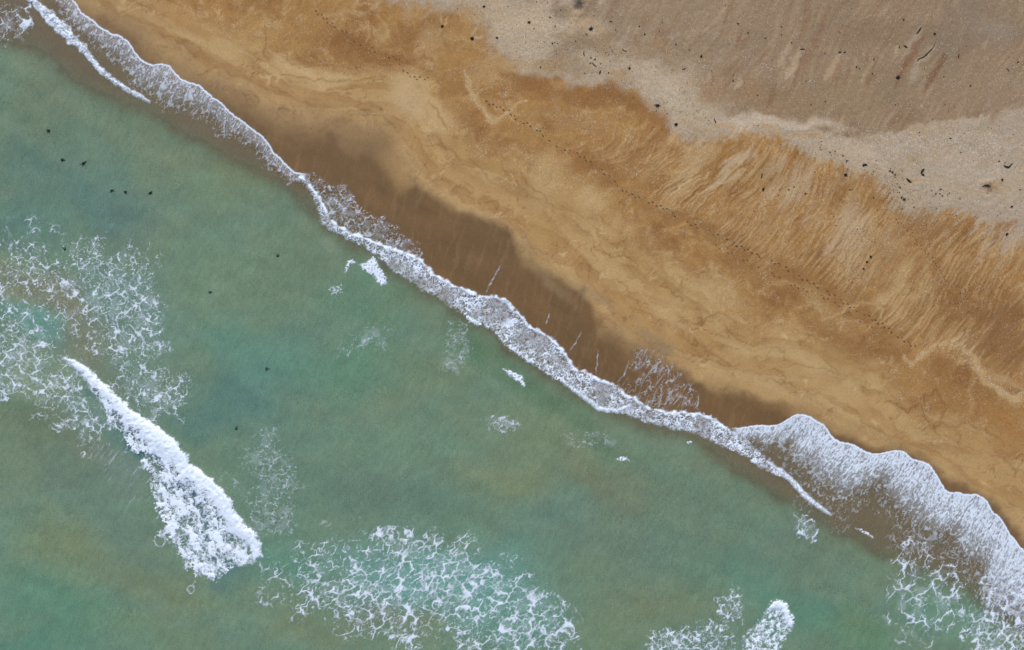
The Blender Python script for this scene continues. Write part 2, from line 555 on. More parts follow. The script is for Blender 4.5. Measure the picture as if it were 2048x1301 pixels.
# overlapping swash fronts: every later one wipes out the lower part of the older ones
span = np.maximum(cL.smooth(Sx, 120) - cD.smooth(Sx, 120), 30)
rel = (Tf - cD.smooth(Sx, 120)) / span
rr = np.random.default_rng(21)
fronts = sorted(rr.uniform(0.05, 1.25, 17), reverse=True)
sgrid = np.arange(-1400, 1500, 4.0)
for kf, f0 in enumerate(fronts):
    hgt = np.full(sgrid.shape, -1e3)
    x = -1450.0
    while x < 1550:
        wdt = rr.uniform(55, 190)
        hgt = np.maximum(hgt, f0 + rr.uniform(-0.16, 0.16) - 0.28 * ((sgrid - x) / wdt) ** 2)
        x += wdt * rr.uniform(0.7, 1.5)
    hh = np.interp(Sx + 10 * n_mid, sgrid, hgt).astype(np.float32)
    dd = (hh - rel) * span                      # pixels below the front
    inside = sstep(-0.5, 1.5, dd)
    toneup = TAN if rr.random() < 0.45 else (PALE if rr.random() < 0.62 else OCHRE)
    fade = np.exp(-np.maximum(dd, 0) / rr.uniform(25, 70)) * (1 - 0.75 * up)
    mixin(ALL, inside * fade * rr.uniform(0.3, 0.62), toneup)
    brk = sstep(-0.35, 0.45, fbm(Sx / 60, Tx / 60, 2, 60 + kf))
    mixin(ALL, np.exp(-(dd / 1.9) ** 2) * brk * 0.58 * (1 - 0.55 * up), LINE)
    mixin(ALL, np.exp(-((dd - 7) / 6.0) ** 2) * brk * 0.26 * (1 - 0.6 * up), BROWN)

DKV = C(126, 92, 54)
# thin crisp veins where seeping water has sorted the grains
for k, (sc1, sc2, c_, a_) in enumerate([(70, 46, DKV, .72), (44, 30, DKV, .55), (90, 60, C(210, 186, 142), .55), (30, 22, BROWN, .40)]):
    vn = np.abs(fbm((WU + 0.5 * WV) / sc1, (WV - 0.3 * WU) / sc2, 3, 80 + k, 0.55))
    gate = sstep(-0.1, 0.5, fbm(U / 70, V / 60, 2, 85 + k))
    mixin(ALL, sstep(0.055, 0.008, vn) * gate * a_ * (1 - 0.35 * up), c_)
    if k < 2:
        mixin(ALL, sstep(0.30, 0.02, vn) * gate * 0.16 * (1 - 0.5 * up), BROWN)

# dark wet sand still draining
sfw = 14 + 38 * sstep(0.0, 0.6, fbm(Sx / 150, Sx * 0 + 3.3, 2, 15.5)) + 40 * sstep(800, 600, U)
wetm = sstep(1, -1, (Tf - tD + 3 * n_mid + 0.25 * sfw) / sfw)
soft = sstep(300, 60, np.hypot(U - 640, (V - 250) * 1.0)) * 0.0
mixin(ALL, wetm, WETC)
mixin(ALL, wetm * sstep(-0.3, 0.8, fbm(Sx / 120, Tx / 60, 3, 15)) * 0.6, WETC2)
mixin(ALL, sstep(16, 2, np.abs(Tf - tD - 10)) * 0.30, TAN)
sc_, sa_ = st(FU * 1.0, FV * 1.0)
mixin(ALL, wetm * sstep(0.0, 0.8, fbm((sc_ + 0.25 * sa_) / 9, sa_ / 110, 3, 15.7)) * 0.32, C(142, 118, 88))  # lighter downhill streaks, with a faint wet sheen painted into the tint
mixin(ALL, wetm * sstep(0.1, 0.8, fbm(Sx / 70, Tx / 24, 3, 15.9)) * 0.35, C(100, 80, 56))
wet = np.maximum(wetm, sstep(90, 0, Tf - tD) * 0.5)

# pale dry sand of the berm, and the grey flat behind it
dw = 7 + 14 * sstep(1300, 1150, U) + 9 * sstep(0.0, 0.6, n_mid)
dry = sstep(-1, 1, (Tf - tC + 12 * fbm(U / 16, V / 16, 4, 16, 0.6) + 14 * n_mid * sstep(1350, 1200, U)) / dw)
mixin(ALL, dry, BERM)
mixin(ALL, dry * sstep(-0.1, 0.8, fbm(U / 50, V / 42, 4, 17)) * 0.55, C(164, 143, 114))
mixin(ALL, dry * sstep(0.0, 0.9, fbm(U / 30, V / 30, 3, 18)) * 0.35, C(184, 170, 151))
coarse = np.maximum(coarse, dry * 0.8)
flat = sstep(-5, 5, Tf - tF + 4 * fbm(U / 12, V / 12, 2, 19))
fa = math.radians(119)
fx, fy = math.cos(fa), math.sin(fa)
wob = 18 * fbm(U / 160, V / 160, 2, 20)
along, across = U * fx + V * fy, -U * fy + V * fx + wob
hard = sstep(-150, 170, (U - 1405) * 0.87 + (V - 170) * 0.48 + 60 * n_mid)
soft_flat = sstep(-60, 80, Tw - cF(Sw) - 12 + 80 * n_mid + 60 * fbm(across / 14, along / 70, 3, 21))
flat = flat * hard + soft_flat * 0.85 * (1 - hard)
mixin(ALL, flat, GREY)
# streaks that the wind and the backwash have drawn, running down towards the sea
stk = fbm(across / 11, along / 90, 4, 22)
mixin(ALL, flat * sstep(-0.05, 0.7, stk) * 0.55, C(164, 144, 118))
mixin(ALL, flat * sstep(0.1, 0.8, fbm(across / 16, along / 120, 3, 23)) * 0.55, C(134, 105, 78))
mixin(ALL, flat * sstep(0.0, 0.8, fbm(U / 120, V / 120, 3, 24)) * 0.40, C(130, 116, 98))

shell = np.maximum(shell, dry * (0.16 + 0.5 * sstep(0.1, 0.8, fbm(U / 70, V / 60, 3, 25))) * (1 - 0.8 * flat))

# fan of fine rills on the face of the berm
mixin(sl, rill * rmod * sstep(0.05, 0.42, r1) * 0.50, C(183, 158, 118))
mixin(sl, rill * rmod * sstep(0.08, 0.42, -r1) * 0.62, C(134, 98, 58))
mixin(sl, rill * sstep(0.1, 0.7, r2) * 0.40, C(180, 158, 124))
coarse[sl] = np.maximum(coarse[sl], rill * 0.6)
rillfield = np.zeros(U.shape, np.float32)
rillfield[sl] = rill * r1

# hand-placed patches: (x, y, rx, ry, angle, colour, strength)
for b in [(640, 150, 90, 16, 8, PALE, .8), (815, 195, 46, 60, -25, C(190, 166, 128), .85), (880, 240, 60, 40, 40, PALE, .7), (590, 150, 40, 25, 20, PALE, .6),
          (430, 75, 110, 40, 22, PALE, .35), (360, 40, 80, 22, 20, OCHRE, .5), (520, 60, 60, 50, 0, TAN, .6), (700, 95, 130, 30, 12, BROWN, .55), (760, 105, 60, 26, 30, BROWN, .5),
          (620, 60, 50, 45, 0, OCHRE, .7), (860, 60, 90, 30, -8, BROWN, .55), (930, 60, 60, 30, -30, TAN, .5), (860, 85, 30, 50, 20, C(180, 152, 110), .6),
          (900, 150, 40, 60, 10, OCHRE, .6), (990, 140, 60, 45, 0, C(178, 152, 112), .55), (940, 250, 60, 26, 35, BROWN, .45), (1050, 160, 80, 20, 12, BROWN, .7), (1180, 190, 110, 18, 4, BROWN, .8),
          (1290, 210, 50, 22, 20, BROWN, .75), (1150, 235, 110, 30, 5, C(160, 128, 86), .7), (1250, 260, 90, 30, -30, OCHRE, .5), (1320, 250, 40, 26, 60, BROWN, .5),
          (1300, 300, 60, 30, -35, C(142, 104, 62), .6), (1240, 330, 60, 34, -35, BROWN, .4), (1060, 270, 70, 24, 25, OCHRE, .6), (1000, 330, 60, 30, 10, TAN, .6), (1150, 380, 70, 50, 40, TAN, .6),
          (1100, 350, 40, 60, 20, PALE, .5), (1170, 400, 40, 30, 30, PALE, .6), (1260, 400, 60, 20, 30, BROWN, .4), (1420, 450, 70, 24, 25, BROWN, .55), (1350, 430, 60, 16, 20, BROWN, .4),
          (1480, 520, 60, 40, 30, C(142, 105, 64), .6), (1600, 560, 90, 36, 20, BROWN, .65), (1580, 590, 60, 30, 15, BROWN, .4), (1640, 600, 60, 24, 35, C(178, 152, 108), .4),
          (1720, 600, 70, 30, 20, BROWN, .5), (1740, 690, 90, 40, -20, BROWN, .55), (1660, 660, 60, 18, 15, BROWN, .4), (1850, 560, 130, 60, 30, C(150, 114, 72), .5),
          (1950, 600, 120, 70, 30, BROWN, .6), (2000, 680, 90, 60, 40, C(128, 94, 60), .7), (1880, 640, 60, 40, 0, BROWN, .5), (1920, 760, 110, 40, 15, BROWN, .55),
          (1830, 750, 80, 40, 10, OCHRE, .6), (1860, 800, 60, 26, 0, C(146, 108, 64), .5), (1980, 830, 90, 40, 20, C(152, 114, 68), .6), (2030, 880, 70, 40, 30, C(158, 118, 70), .6),
          (1700, 740, 90, 26, 20, C(170, 138, 92), .5), (1620, 730, 60, 26, 15, PALE, .5), (1690, 790, 60, 22, 35, PALE, .45), (1560, 700, 60, 20, 15, PALE, .4), (1480, 700, 50, 22, 25, PALE, .5),
          (1430, 590, 60, 40, 30, PALE, .5), (1340, 620, 70, 30, 40, PALE, .4), (1230, 540, 60, 40, 40, PALE, .35), (1090, 450, 60, 40, 50, TAN, .5),
          (1110, 570, 50, 16, 45, C(148, 128, 98), .5), (1190, 600, 60, 14, 45, C(150, 132, 102), .5), (1290, 655, 50, 16, 25, C(148, 130, 102), .5), (1340, 690, 30, 20, 40, C(138, 124, 100), .5), (1060, 480, 40, 14, 50, C(152, 132, 102), .4),
          (1400, 800, 120, 26, 12, C(126, 97, 64), .5), (1560, 815, 60, 10, 18, C(138, 108, 70), .5), (1660, 845, 90, 14, 22, C(160, 132, 88), .5), (1740, 870, 70, 14, 22, C(166, 140, 98), .4),
          (640, 300, 120, 30, 22, WETC, .45), (730, 285, 60, 30, 20, C(140, 116, 82), .6), (700, 262, 70, 12, 4, C(150, 124, 86), .5), (790, 330, 30, 60, -20, TAN, .4),
          # pale and grey patches of the upper beach
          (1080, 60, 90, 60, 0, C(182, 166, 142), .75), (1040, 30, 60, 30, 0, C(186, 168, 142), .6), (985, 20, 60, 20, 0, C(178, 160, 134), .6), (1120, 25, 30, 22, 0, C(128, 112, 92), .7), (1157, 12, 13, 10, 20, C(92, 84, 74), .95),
          (1170, 45, 50, 20, 40, C(176, 154, 120), .4), (1200, 80, 60, 26, -20, C(146, 128, 104), .6), (1130, 110, 60, 20, -20, C(140, 120, 94), .65), (1190, 140, 40, 22, 20, C(182, 166, 142), .6),
          (1260, 120, 60, 34, 10, C(180, 164, 142), .5), (1310, 170, 60, 34, 30, C(184, 170, 150), .7), (1370, 150, 46, 40, 20, C(180, 164, 142), .5), (1350, 210, 60, 30, 35, C(184, 172, 152), .7), (1400, 210, 50, 40, 40, C(178, 164, 140), .7),
          (1330, 95, 30, 20, 60, C(160, 134, 100), .6), (1420, 165, 22, 30, 30, C(152, 122, 90), .6), (1400, 40, 120, 40, 0, C(150, 132, 108), .5), (1560, 200, 110, 36, 10, C(142, 122, 96), .7), (1490, 195, 70, 30, 10, C(148, 122, 92), .6),
          (1200, 100, 110, 22, 15, C(150, 130, 104), .7), (1320, 118, 90, 24, 25, C(152, 133, 107), .6), (1130, 135, 55, 18, 20, C(152, 130, 100), .6), (1240, 160, 44, 12, 10, C(162, 132, 92), .5), (1080, 120, 60, 18, 20, C(166, 140, 104), .5), (1400, 120, 60, 40, 60, C(148, 130, 106), .5), (1380, 235, 60, 14, 35, C(166, 148, 122), .5),
          (1760, 60, 160, 40, 0, C(132, 114, 92), .6), (1950, 60, 120, 60, 0, C(132, 118, 102), .6), (1990, 60, 40, 30, 30, C(146, 136, 122), .5), (1980, 170, 90, 50, 30, C(150, 132, 110), .5), (2000, 240, 90, 30, -10, C(168, 154, 138), .6), (1900, 265, 90, 20, -12, C(168, 152, 130), .5),
          (1700, 190, 120, 50, 0, C(146, 128, 100), .5), (1580, 250, 120, 12, 8, C(190, 176, 158), .8), (1490, 245, 60, 10, -4, C(190, 178, 160), .8), (1700, 300, 80, 14, 14, C(182, 168, 148), .7),
          (1520, 255, 60, 3.5, 5, C(184, 146, 96), .6), (1450, 258, 50, 4, -2, C(186, 150, 102), .5), (1590, 262, 40, 3, 12, C(150, 144, 138), .7), (1590, 275, 60, 8, 12, C(170, 140, 96), .6),
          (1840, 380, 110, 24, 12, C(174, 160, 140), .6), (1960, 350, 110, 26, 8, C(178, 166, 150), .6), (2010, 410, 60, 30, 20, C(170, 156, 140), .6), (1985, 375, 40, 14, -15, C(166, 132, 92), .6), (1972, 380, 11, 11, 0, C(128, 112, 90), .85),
          (1720, 355, 44, 20, 20, C(150, 118, 80), .7), (1765, 375, 30, 14, 40, C(160, 120, 76), .7), (1840, 365, 24, 4, 24, C(176, 140, 92), .8), (1860, 440, 50, 16, 10, C(146, 112, 76), .6),
          # pale tongues and dark hollows on the berm face
          (1330, 293, 44, 13, 140, C(186, 160, 118), .8), (1382, 330, 40, 20, 20, C(180, 156, 118), .75), (1360, 372, 60, 22, 130, C(182, 158, 118), .7), (1415, 310, 34, 16, 0, C(184, 160, 124), .5), (1330, 315, 30, 14, 20, C(150, 112, 70), .8),
          (1475, 318, 16, 34, 35, C(186, 168, 140), .85), (1450, 355, 34, 8, 140, C(188, 168, 136), .8), (1440, 330, 14, 50, 35, C(160, 122, 74), .5), (1510, 300, 34, 14, 30, C(176, 152, 118), .5), (1520, 290, 26, 9, 0, C(154, 112, 62), .8), (1560, 283, 22, 9, 30, C(154, 112, 62), .7),
          (1560, 350, 34, 20, 120, C(176, 156, 126), .7), (1600, 370, 46, 26, 120, C(178, 158, 130), .7), (1640, 420, 36, 26, 120, C(168, 142, 108), .6), (1690, 470, 60, 34, 118, C(182, 162, 134), .75), (1710, 520, 46, 24, 125, C(180, 156, 120), .65), (1790, 480, 70, 30, 125, C(164, 136, 100), .55),
          (1590, 330, 30, 14, 30, C(158, 116, 66), .6), (1640, 455, 40, 20, 120, C(160, 120, 70), .5), (1560, 440, 60, 40, 130, C(150, 110, 62), .45), (1790, 560, 70, 16, 125, C(188, 162, 116), .6), (1830, 580, 80, 12, 126, C(184, 156, 110), .5), (1610, 480, 40, 30, 0, OCHRE, .4),
          (1820, 450, 34, 16, 20, C(146, 108, 70), .6), (1890, 470, 50, 16, 20, C(138, 102, 68), .6), (1980, 480, 40, 12, 125, C(172, 152, 128), .6), (2030, 480, 34, 30, 100, C(176, 162, 148), .7), (2000, 462, 12, 22, 30, C(146, 106, 72), .7), (2035, 450, 8, 18, 30, C(146, 106, 72), .6)]:
    blob(*b)
# streaks and swash lines: (points, width, colour, strength)
LT, DK = C(178, 160, 134), C(136, 104, 66)
for q in [([(1584, 86), (1570, 108), (1556, 132)], 7, LT, .6), ([(1603, 101), (1590, 125), (1574, 156)], 8, LT, .75), ([(1614, 100), (1602, 128), (1586, 165)], 4, RUST, .6), ([(1660, 15), (1630, 80), (1600, 160)], 6, RUST, .4), ([(1680, 106), (1668, 128), (1652, 160)], 7, LT, .65),
          ([(1690, 106), (1676, 132), (1660, 165)], 4, LT, .6), ([(1687, 112), (1672, 140), (1660, 170)], 3, RUST, .6), ([(1840, 58), (1825, 85), (1806, 118)], 8, C(164, 150, 130), .7), ([(1846, 70), (1822, 112), (1800, 150), (1790, 175)], 8, RUST, .7), ([(1894, 108), (1874, 140), (1852, 175)], 10, C(118, 86, 64), .75),
          ([(1870, 88), (1855, 112), (1834, 124)], 6, LT, .5), ([(1838, 128), (1830, 148), (1822, 165)], 8, C(166, 154, 136), .7), ([(1800, 92), (1788, 108)], 7, LT, .55), ([(1555, 170), (1542, 195), (1532, 216)], 5, RUST, .6), ([(1452, 14), (1430, 42), (1404, 72)], 4, LT, .5), ([(1485, 66), (1470, 95)], 5, RUST, .5),
          ([(1500, 68), (1482, 100)], 4, RUST, .45), ([(1335, 80), (1322, 108)], 6, RUST, .3), ([(1470, 150), (1452, 178)], 5, RUST, .5), ([(1482, 158), (1468, 178)], 5, LT, .7), ([(1748, 120), (1735, 145), (1720, 165)], 5, LT, .4), ([(1750, 150), (1735, 170)], 8, RUST, .45), ([(1700, 140), (1690, 170)], 6, RUST, .35),
          ([(1975, 75), (1968, 100)], 4, LT, .45), ([(1280, 52), (1270, 66)], 5, LT, .5), ([(1425, 145), (1410, 165)], 5, LT, .6), ([(1425, 145), (1424, 172)], 4, RUST, .5), ([(1540, 90), (1520, 130)], 5, RUST, .3), ([(1930, 200), (1915, 240)], 6, LT, .3), ([(2000, 215), (1975, 255)], 5, RUST, .35),
          # backwash rays round the stones
          ([(884, 50), (880, 28)], 2.2, C(190, 160, 116), .8), ([(886, 50), (898, 32)], 2.2, C(190, 160, 116), .8), ([(884, 56), (872, 76)], 4, C(180, 152, 110), .6), ([(942, 74), (950, 58)], 3.5, C(182, 166, 140), .8), ([(948, 80), (966, 72)], 3, C(182, 166, 140), .8), ([(940, 82), (905, 112)], 5, C(178, 150, 108), .5),
          ([(994, 78), (990, 60)], 7, C(182, 164, 136), .6), ([(1010, 62), (1028, 80)], 2.5, C(188, 172, 148), .8),
          # pale gritty lines
          ([(928, 140), (940, 180), (958, 206), (985, 245), (1003, 235), (1030, 214), (1052, 200)], 6, C(190, 164, 122), .75), ([(650, 30), (690, 25), (735, 30)], 7, C(182, 158, 120), .4), ([(645, 95), (665, 120), (662, 150)], 5, C(180, 150, 104), .5), ([(740, 55), (765, 78), (778, 62)], 6, C(184, 158, 116), .55),
          ([(1320, 463), (1345, 455), (1372, 448)], 4, C(184, 152, 104), .5), ([(1390, 480), (1425, 495), (1460, 505)], 5, C(182, 154, 108), .35), ([(1540, 574), (1570, 565), (1600, 570)], 6, C(184, 156, 108), .5), ([(1540, 664), (1568, 654), (1600, 657), (1628, 668), (1655, 682)], 4, C(184, 154, 108), .6),
          ([(1632, 602), (1640, 618), (1648, 634)], 5, C(182, 154, 110), .45), ([(1645, 640), (1672, 630), (1695, 618), (1722, 606), (1752, 606), (1766, 622), (1760, 636)], 5, C(188, 160, 116), .55), ([(1762, 655), (1782, 648), (1798, 628), (1812, 608)], 5, C(190, 162, 118), .65),
          ([(1805, 715), (1822, 728), (1845, 712), (1862, 694), (1888, 684), (1920, 690), (1945, 712), (1956, 742), (1972, 768), (1996, 776), (2018, 792), (2036, 796), (2052, 782)], 8, C(192, 166, 122), .78), ([(1946, 745), (1941, 780), (1947, 828)], 6, C(176, 146, 100), .5), ([(1860, 690), (1872, 662), (1866, 640)], 6, C(178, 148, 104), .45),
          ([(1955, 735), (1975, 755), (2010, 762), (2045, 780)], 10, C(186, 160, 118), .5), ([(1990, 780), (2015, 800), (2040, 800)], 6, C(196, 172, 130), .6),
          # dark swash marks
          ([(528, 52), (532, 80), (530, 112), (540, 135)], 1.8, DK, .7), ([(575, 100), (575, 120), (600, 140)], 2, DK, .5), ([(1205, 508), (1240, 510), (1262, 516), (1273, 528), (1278, 546)], 1.8, DK, .85), ([(1180, 465), (1190, 495), (1215, 512)], 2, DK, .5), ([(1305, 570), (1335, 578), (1352, 590), (1365, 600)], 1.8, DK, .75),
          ([(1220, 560), (1248, 568), (1270, 600), (1300, 612)], 1.8, DK, .6), ([(1255, 612), (1285, 622), (1310, 635), (1340, 655)], 2, DK, .55), ([(1345, 645), (1375, 640), (1402, 652)], 1.8, DK, .5), ([(1400, 640), (1440, 625), (1465, 640), (1475, 660)], 2, DK, .5), ([(1390, 690), (1420, 700), (1450, 690), (1480, 700)], 2, DK, .45),
          ([(850, 290), (880, 290), (902, 300), (915, 318), (930, 330)], 2.2, DK, .6), ([(1000, 320), (1010, 345), (1022, 362)], 2, DK, .55), ([(1038, 336), (1046, 360), (1072, 378), (1092, 398), (1105, 420)], 2.2, DK, .6), ([(1110, 330), (1105, 355), (1085, 372)], 2, DK, .4), ([(930, 300), (960, 340), (985, 365), (1012, 372)], 2, DK, .45),
          ([(700, 232), (725, 230), (765, 232), (783, 246), (795, 262)], 2.4, C(140, 116, 80), .7), ([(655, 250), (700, 240), (720, 242)], 2, DK, .4), ([(610, 135), (660, 130), (700, 140), (735, 138)], 2.4, DK, .55), ([(560, 150), (620, 158), (690, 162), (780, 154)], 2.4, DK, .6), ([(812, 128), (850, 112), (870, 128)], 5, DK, .55),
          ([(860, 200), (872, 226), (888, 245), (898, 262)], 2.5, DK, .6), ([(770, 115), (800, 122), (830, 135)], 2.5, DK, .4), ([(1778, 806), (1800, 812), (1815, 825), (1835, 812), (1850, 790), (1870, 782), (1885, 800), (1890, 822)], 3, C(130, 92, 54), .75), ([(1850, 792), (1846, 830), (1862, 852)], 2.5, C(130, 92, 54), .5), ([(1888, 820), (1880, 850), (1868, 862)], 2.5, C(134, 96, 56), .5),
          ([(1640, 715), (1668, 735), (1680, 755)], 2.4, DK, .5), ([(1560, 735), (1600, 730), (1650, 740), (1690, 760)], 2.2, DK, .45), ([(1890, 855), (1930, 850), (1975, 862), (2010, 885)], 3, DK, .5), ([(1540, 690), (1570, 705), (1566, 720)], 2, DK, .4), ([(1960, 905), (2000, 915), (2048, 950)], 4, DK, .4), ([(1690, 795), (1750, 830), (1830, 860), (1900, 905), (1980, 940), (2048, 985)], 3.5, C(168, 142, 100), .5),
          # rills and flow lines under the berm
          ([(1310, 290), (1300, 310), (1285, 332)], 2, C(190, 162, 116), .7), ([(1340, 300), (1322, 330)], 2, C(190, 162, 116), .7), ([(1395, 345), (1372, 365), (1345, 385), (1330, 398)], 2.4, C(196, 170, 128), .8), ([(1372, 352), (1350, 375), (1338, 388)], 1.6, C(132, 94, 54), .7), ([(1420, 345), (1390, 372), (1350, 400)], 2, C(196, 170, 128), .7),
          ([(1432, 300), (1440, 320), (1425, 350), (1400, 382), (1380, 405)], 3, C(142, 102, 56), .7), ([(1500, 280), (1455, 290), (1440, 310)], 3, C(150, 108, 58), .7), ([(1505, 285), (1502, 310), (1482, 340), (1450, 368), (1420, 395)], 2.4, C(140, 100, 58), .7), ([(1490, 335), (1460, 360), (1440, 368)], 4, C(192, 172, 140), .7),
          ([(1300, 245), (1270, 262), (1240, 290), (1225, 318)], 5, C(184, 154, 106), .45), ([(1310, 255), (1290, 285), (1262, 300), (1240, 320)], 3, C(186, 156, 108), .4), ([(1335, 268), (1305, 275), (1285, 300)], 3, DK, .4)]:
    stroke(*q)
# fans: bundles of thin rills spreading downhill from a crest line
rf = random.Random(12)
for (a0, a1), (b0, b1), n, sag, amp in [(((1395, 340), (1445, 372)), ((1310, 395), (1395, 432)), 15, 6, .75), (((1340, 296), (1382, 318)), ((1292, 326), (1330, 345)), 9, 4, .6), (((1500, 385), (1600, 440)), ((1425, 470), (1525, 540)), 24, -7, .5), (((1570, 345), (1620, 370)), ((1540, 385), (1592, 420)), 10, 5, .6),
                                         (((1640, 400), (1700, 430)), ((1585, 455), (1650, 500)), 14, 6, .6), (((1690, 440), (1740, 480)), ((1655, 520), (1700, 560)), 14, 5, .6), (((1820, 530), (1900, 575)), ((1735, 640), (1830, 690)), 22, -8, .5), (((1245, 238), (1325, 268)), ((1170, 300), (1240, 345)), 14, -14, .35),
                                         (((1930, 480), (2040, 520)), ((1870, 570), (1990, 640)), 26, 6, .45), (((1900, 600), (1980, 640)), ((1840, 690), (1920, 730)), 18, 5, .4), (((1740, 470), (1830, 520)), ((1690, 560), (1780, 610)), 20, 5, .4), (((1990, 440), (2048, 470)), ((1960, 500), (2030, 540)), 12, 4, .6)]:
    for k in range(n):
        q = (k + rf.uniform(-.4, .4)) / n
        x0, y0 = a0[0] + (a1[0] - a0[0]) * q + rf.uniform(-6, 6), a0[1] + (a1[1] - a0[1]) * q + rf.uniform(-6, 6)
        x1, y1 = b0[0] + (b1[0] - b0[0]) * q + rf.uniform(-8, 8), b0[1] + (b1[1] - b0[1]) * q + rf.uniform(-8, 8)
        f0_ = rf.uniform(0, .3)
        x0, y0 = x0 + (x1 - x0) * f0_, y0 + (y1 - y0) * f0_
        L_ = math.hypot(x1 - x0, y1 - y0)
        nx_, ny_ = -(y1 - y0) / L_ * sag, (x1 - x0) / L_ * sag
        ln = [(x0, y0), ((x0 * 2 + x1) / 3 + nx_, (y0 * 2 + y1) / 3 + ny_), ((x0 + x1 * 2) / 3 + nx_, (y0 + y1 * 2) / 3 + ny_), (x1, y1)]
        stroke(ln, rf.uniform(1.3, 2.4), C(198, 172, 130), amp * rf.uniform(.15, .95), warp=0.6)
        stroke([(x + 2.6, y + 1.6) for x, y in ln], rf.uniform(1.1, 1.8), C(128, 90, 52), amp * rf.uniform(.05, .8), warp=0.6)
# slim uneven ridge lines standing in the pale tongue below the berm
for b in [(1080, 60, 80, 60, 0, .8), (1065, 95, 30, 30, 0, .95), (1130, 120, 60, 26, -20, .55), (1240, 110, 60, 40, 10, .5), (1370, 160, 50, 34, 20, .7), (1404, 125, 14, 30, 0, .7), (1510, 120, 20, 34, 0, .6), (1545, 130, 26, 16, 0, .8), (1820, 290, 130, 32, 14, .85), (1950, 285, 130, 44, 0, .95),
          (1990, 330, 90, 26, 0, .6), (1665, 258, 30, 20, 20, .6), (1000, 25, 110, 22, 0, .6), (1340, 255, 22, 16, 40, .8), (1000, 190, 60, 50, 0, .35), (1620, 390, 70, 40, 120, .45), (1700, 500, 60, 40, 0, .5), (1840, 435, 60, 14, 0, .6)]:
    blob(*b[:5], None, b[5], target=shell)
for pts, w, a in [([(928, 140), (940, 180), (958, 206), (985, 245), (1003, 235), (1052, 200)], 9, .7), ([(1805, 715), (1822, 728), (1862, 694), (1920, 690), (1956, 742), (1996, 776), (2036, 796), (2052, 782)], 14, .9), ([(1645, 640), (1722, 606), (1766, 622)], 9, .5), ([(1765, 655), (1812, 610)], 8, .6)]:
    stroke(pts, w, None, a, target=shell)

shore_relief = 0.03 * n_mid * np.clip(up, 0, 1) + 0.02 * rillfield + 0.03 * dry * fbm(U / 9, V / 9, 3, 29)
z = ground_z(U, V) + np.where(Tx > tD - 40, shore_relief, 0)


def crater(x, y, r, depth, rim):
    sl = box(x, y, x, y, r * 3)
    q = np.hypot(U[sl] - x, V[sl] - y) / r + 0.18 * perlin(U[sl] / 6, V[sl] / 6, 33)
    z[sl] += -depth * sstep(1.0, 0.2, q) + rim * np.exp(-((q - 1.3) / 0.45) ** 2) * (1 + 0.8 * perlin(U[sl] / 4, V[sl] / 4, 34))


crater(1157, 12, 13, 0.16, 0.10)
crater(1974, 379, 12, 0.10, 0.05)
crater(1896, 312, 9, 0.05, 0.03)
X, Y = unproject(U, V, z)
z = np.where(Tx < tW - 5, np.minimum(z, ground_z(U, V)), z)
me = mesh_np('beach', np.stack([X, Y, z], -1).reshape(-1, 3), grid_quads(len(gu), len(gv)), M_SAND,
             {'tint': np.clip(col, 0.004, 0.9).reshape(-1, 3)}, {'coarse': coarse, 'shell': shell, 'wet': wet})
tag(link('beach', me), 'wet ochre sand beach rising to a pale dry berm and grey flat', kind='structure')
del WU, WV, FU, FV, Sw, Tw, Sf, Tf, col

# ------------------------------------------------------------------ the sea
wu = axis(-60, 2108, 4.0, 9000)
wv = axis(-60, 1361, 4.0, 9000)
U, V = np.meshgrid(wu, wv)
s_, t_ = st(U, V)
WU = U + 34 * fbm(U / 150, V / 150, 4, 71)
WV = V + 34 * fbm(U / 150, V / 150, 4, 72)
sw, tw = st(U + 8 * fbm(U / 40, V / 40, 3, 73), V + 8 * fbm(U / 40, V / 40, 3, 74))
wc = np.empty(U.shape + (3,), np.float32)
wc[:] = C(108, 134, 115)
ALLW = (slice(None), slice(None))


def wmix(m, c):
    global wc
    wc += (c - wc) * np.clip(m, 0, 1)[..., None]


def wblob(x, y, rx, ry, ang, c, a):
    ca, sa = math.cos(math.radians(ang)), math.sin(math.radians(ang))
    du, dv = WU - x, WV - y
    q = np.hypot((du * ca + dv * sa) / rx, (dv * ca - du * sa) / ry)
    wmix(a * sstep(1.4, 0.05, q), c)


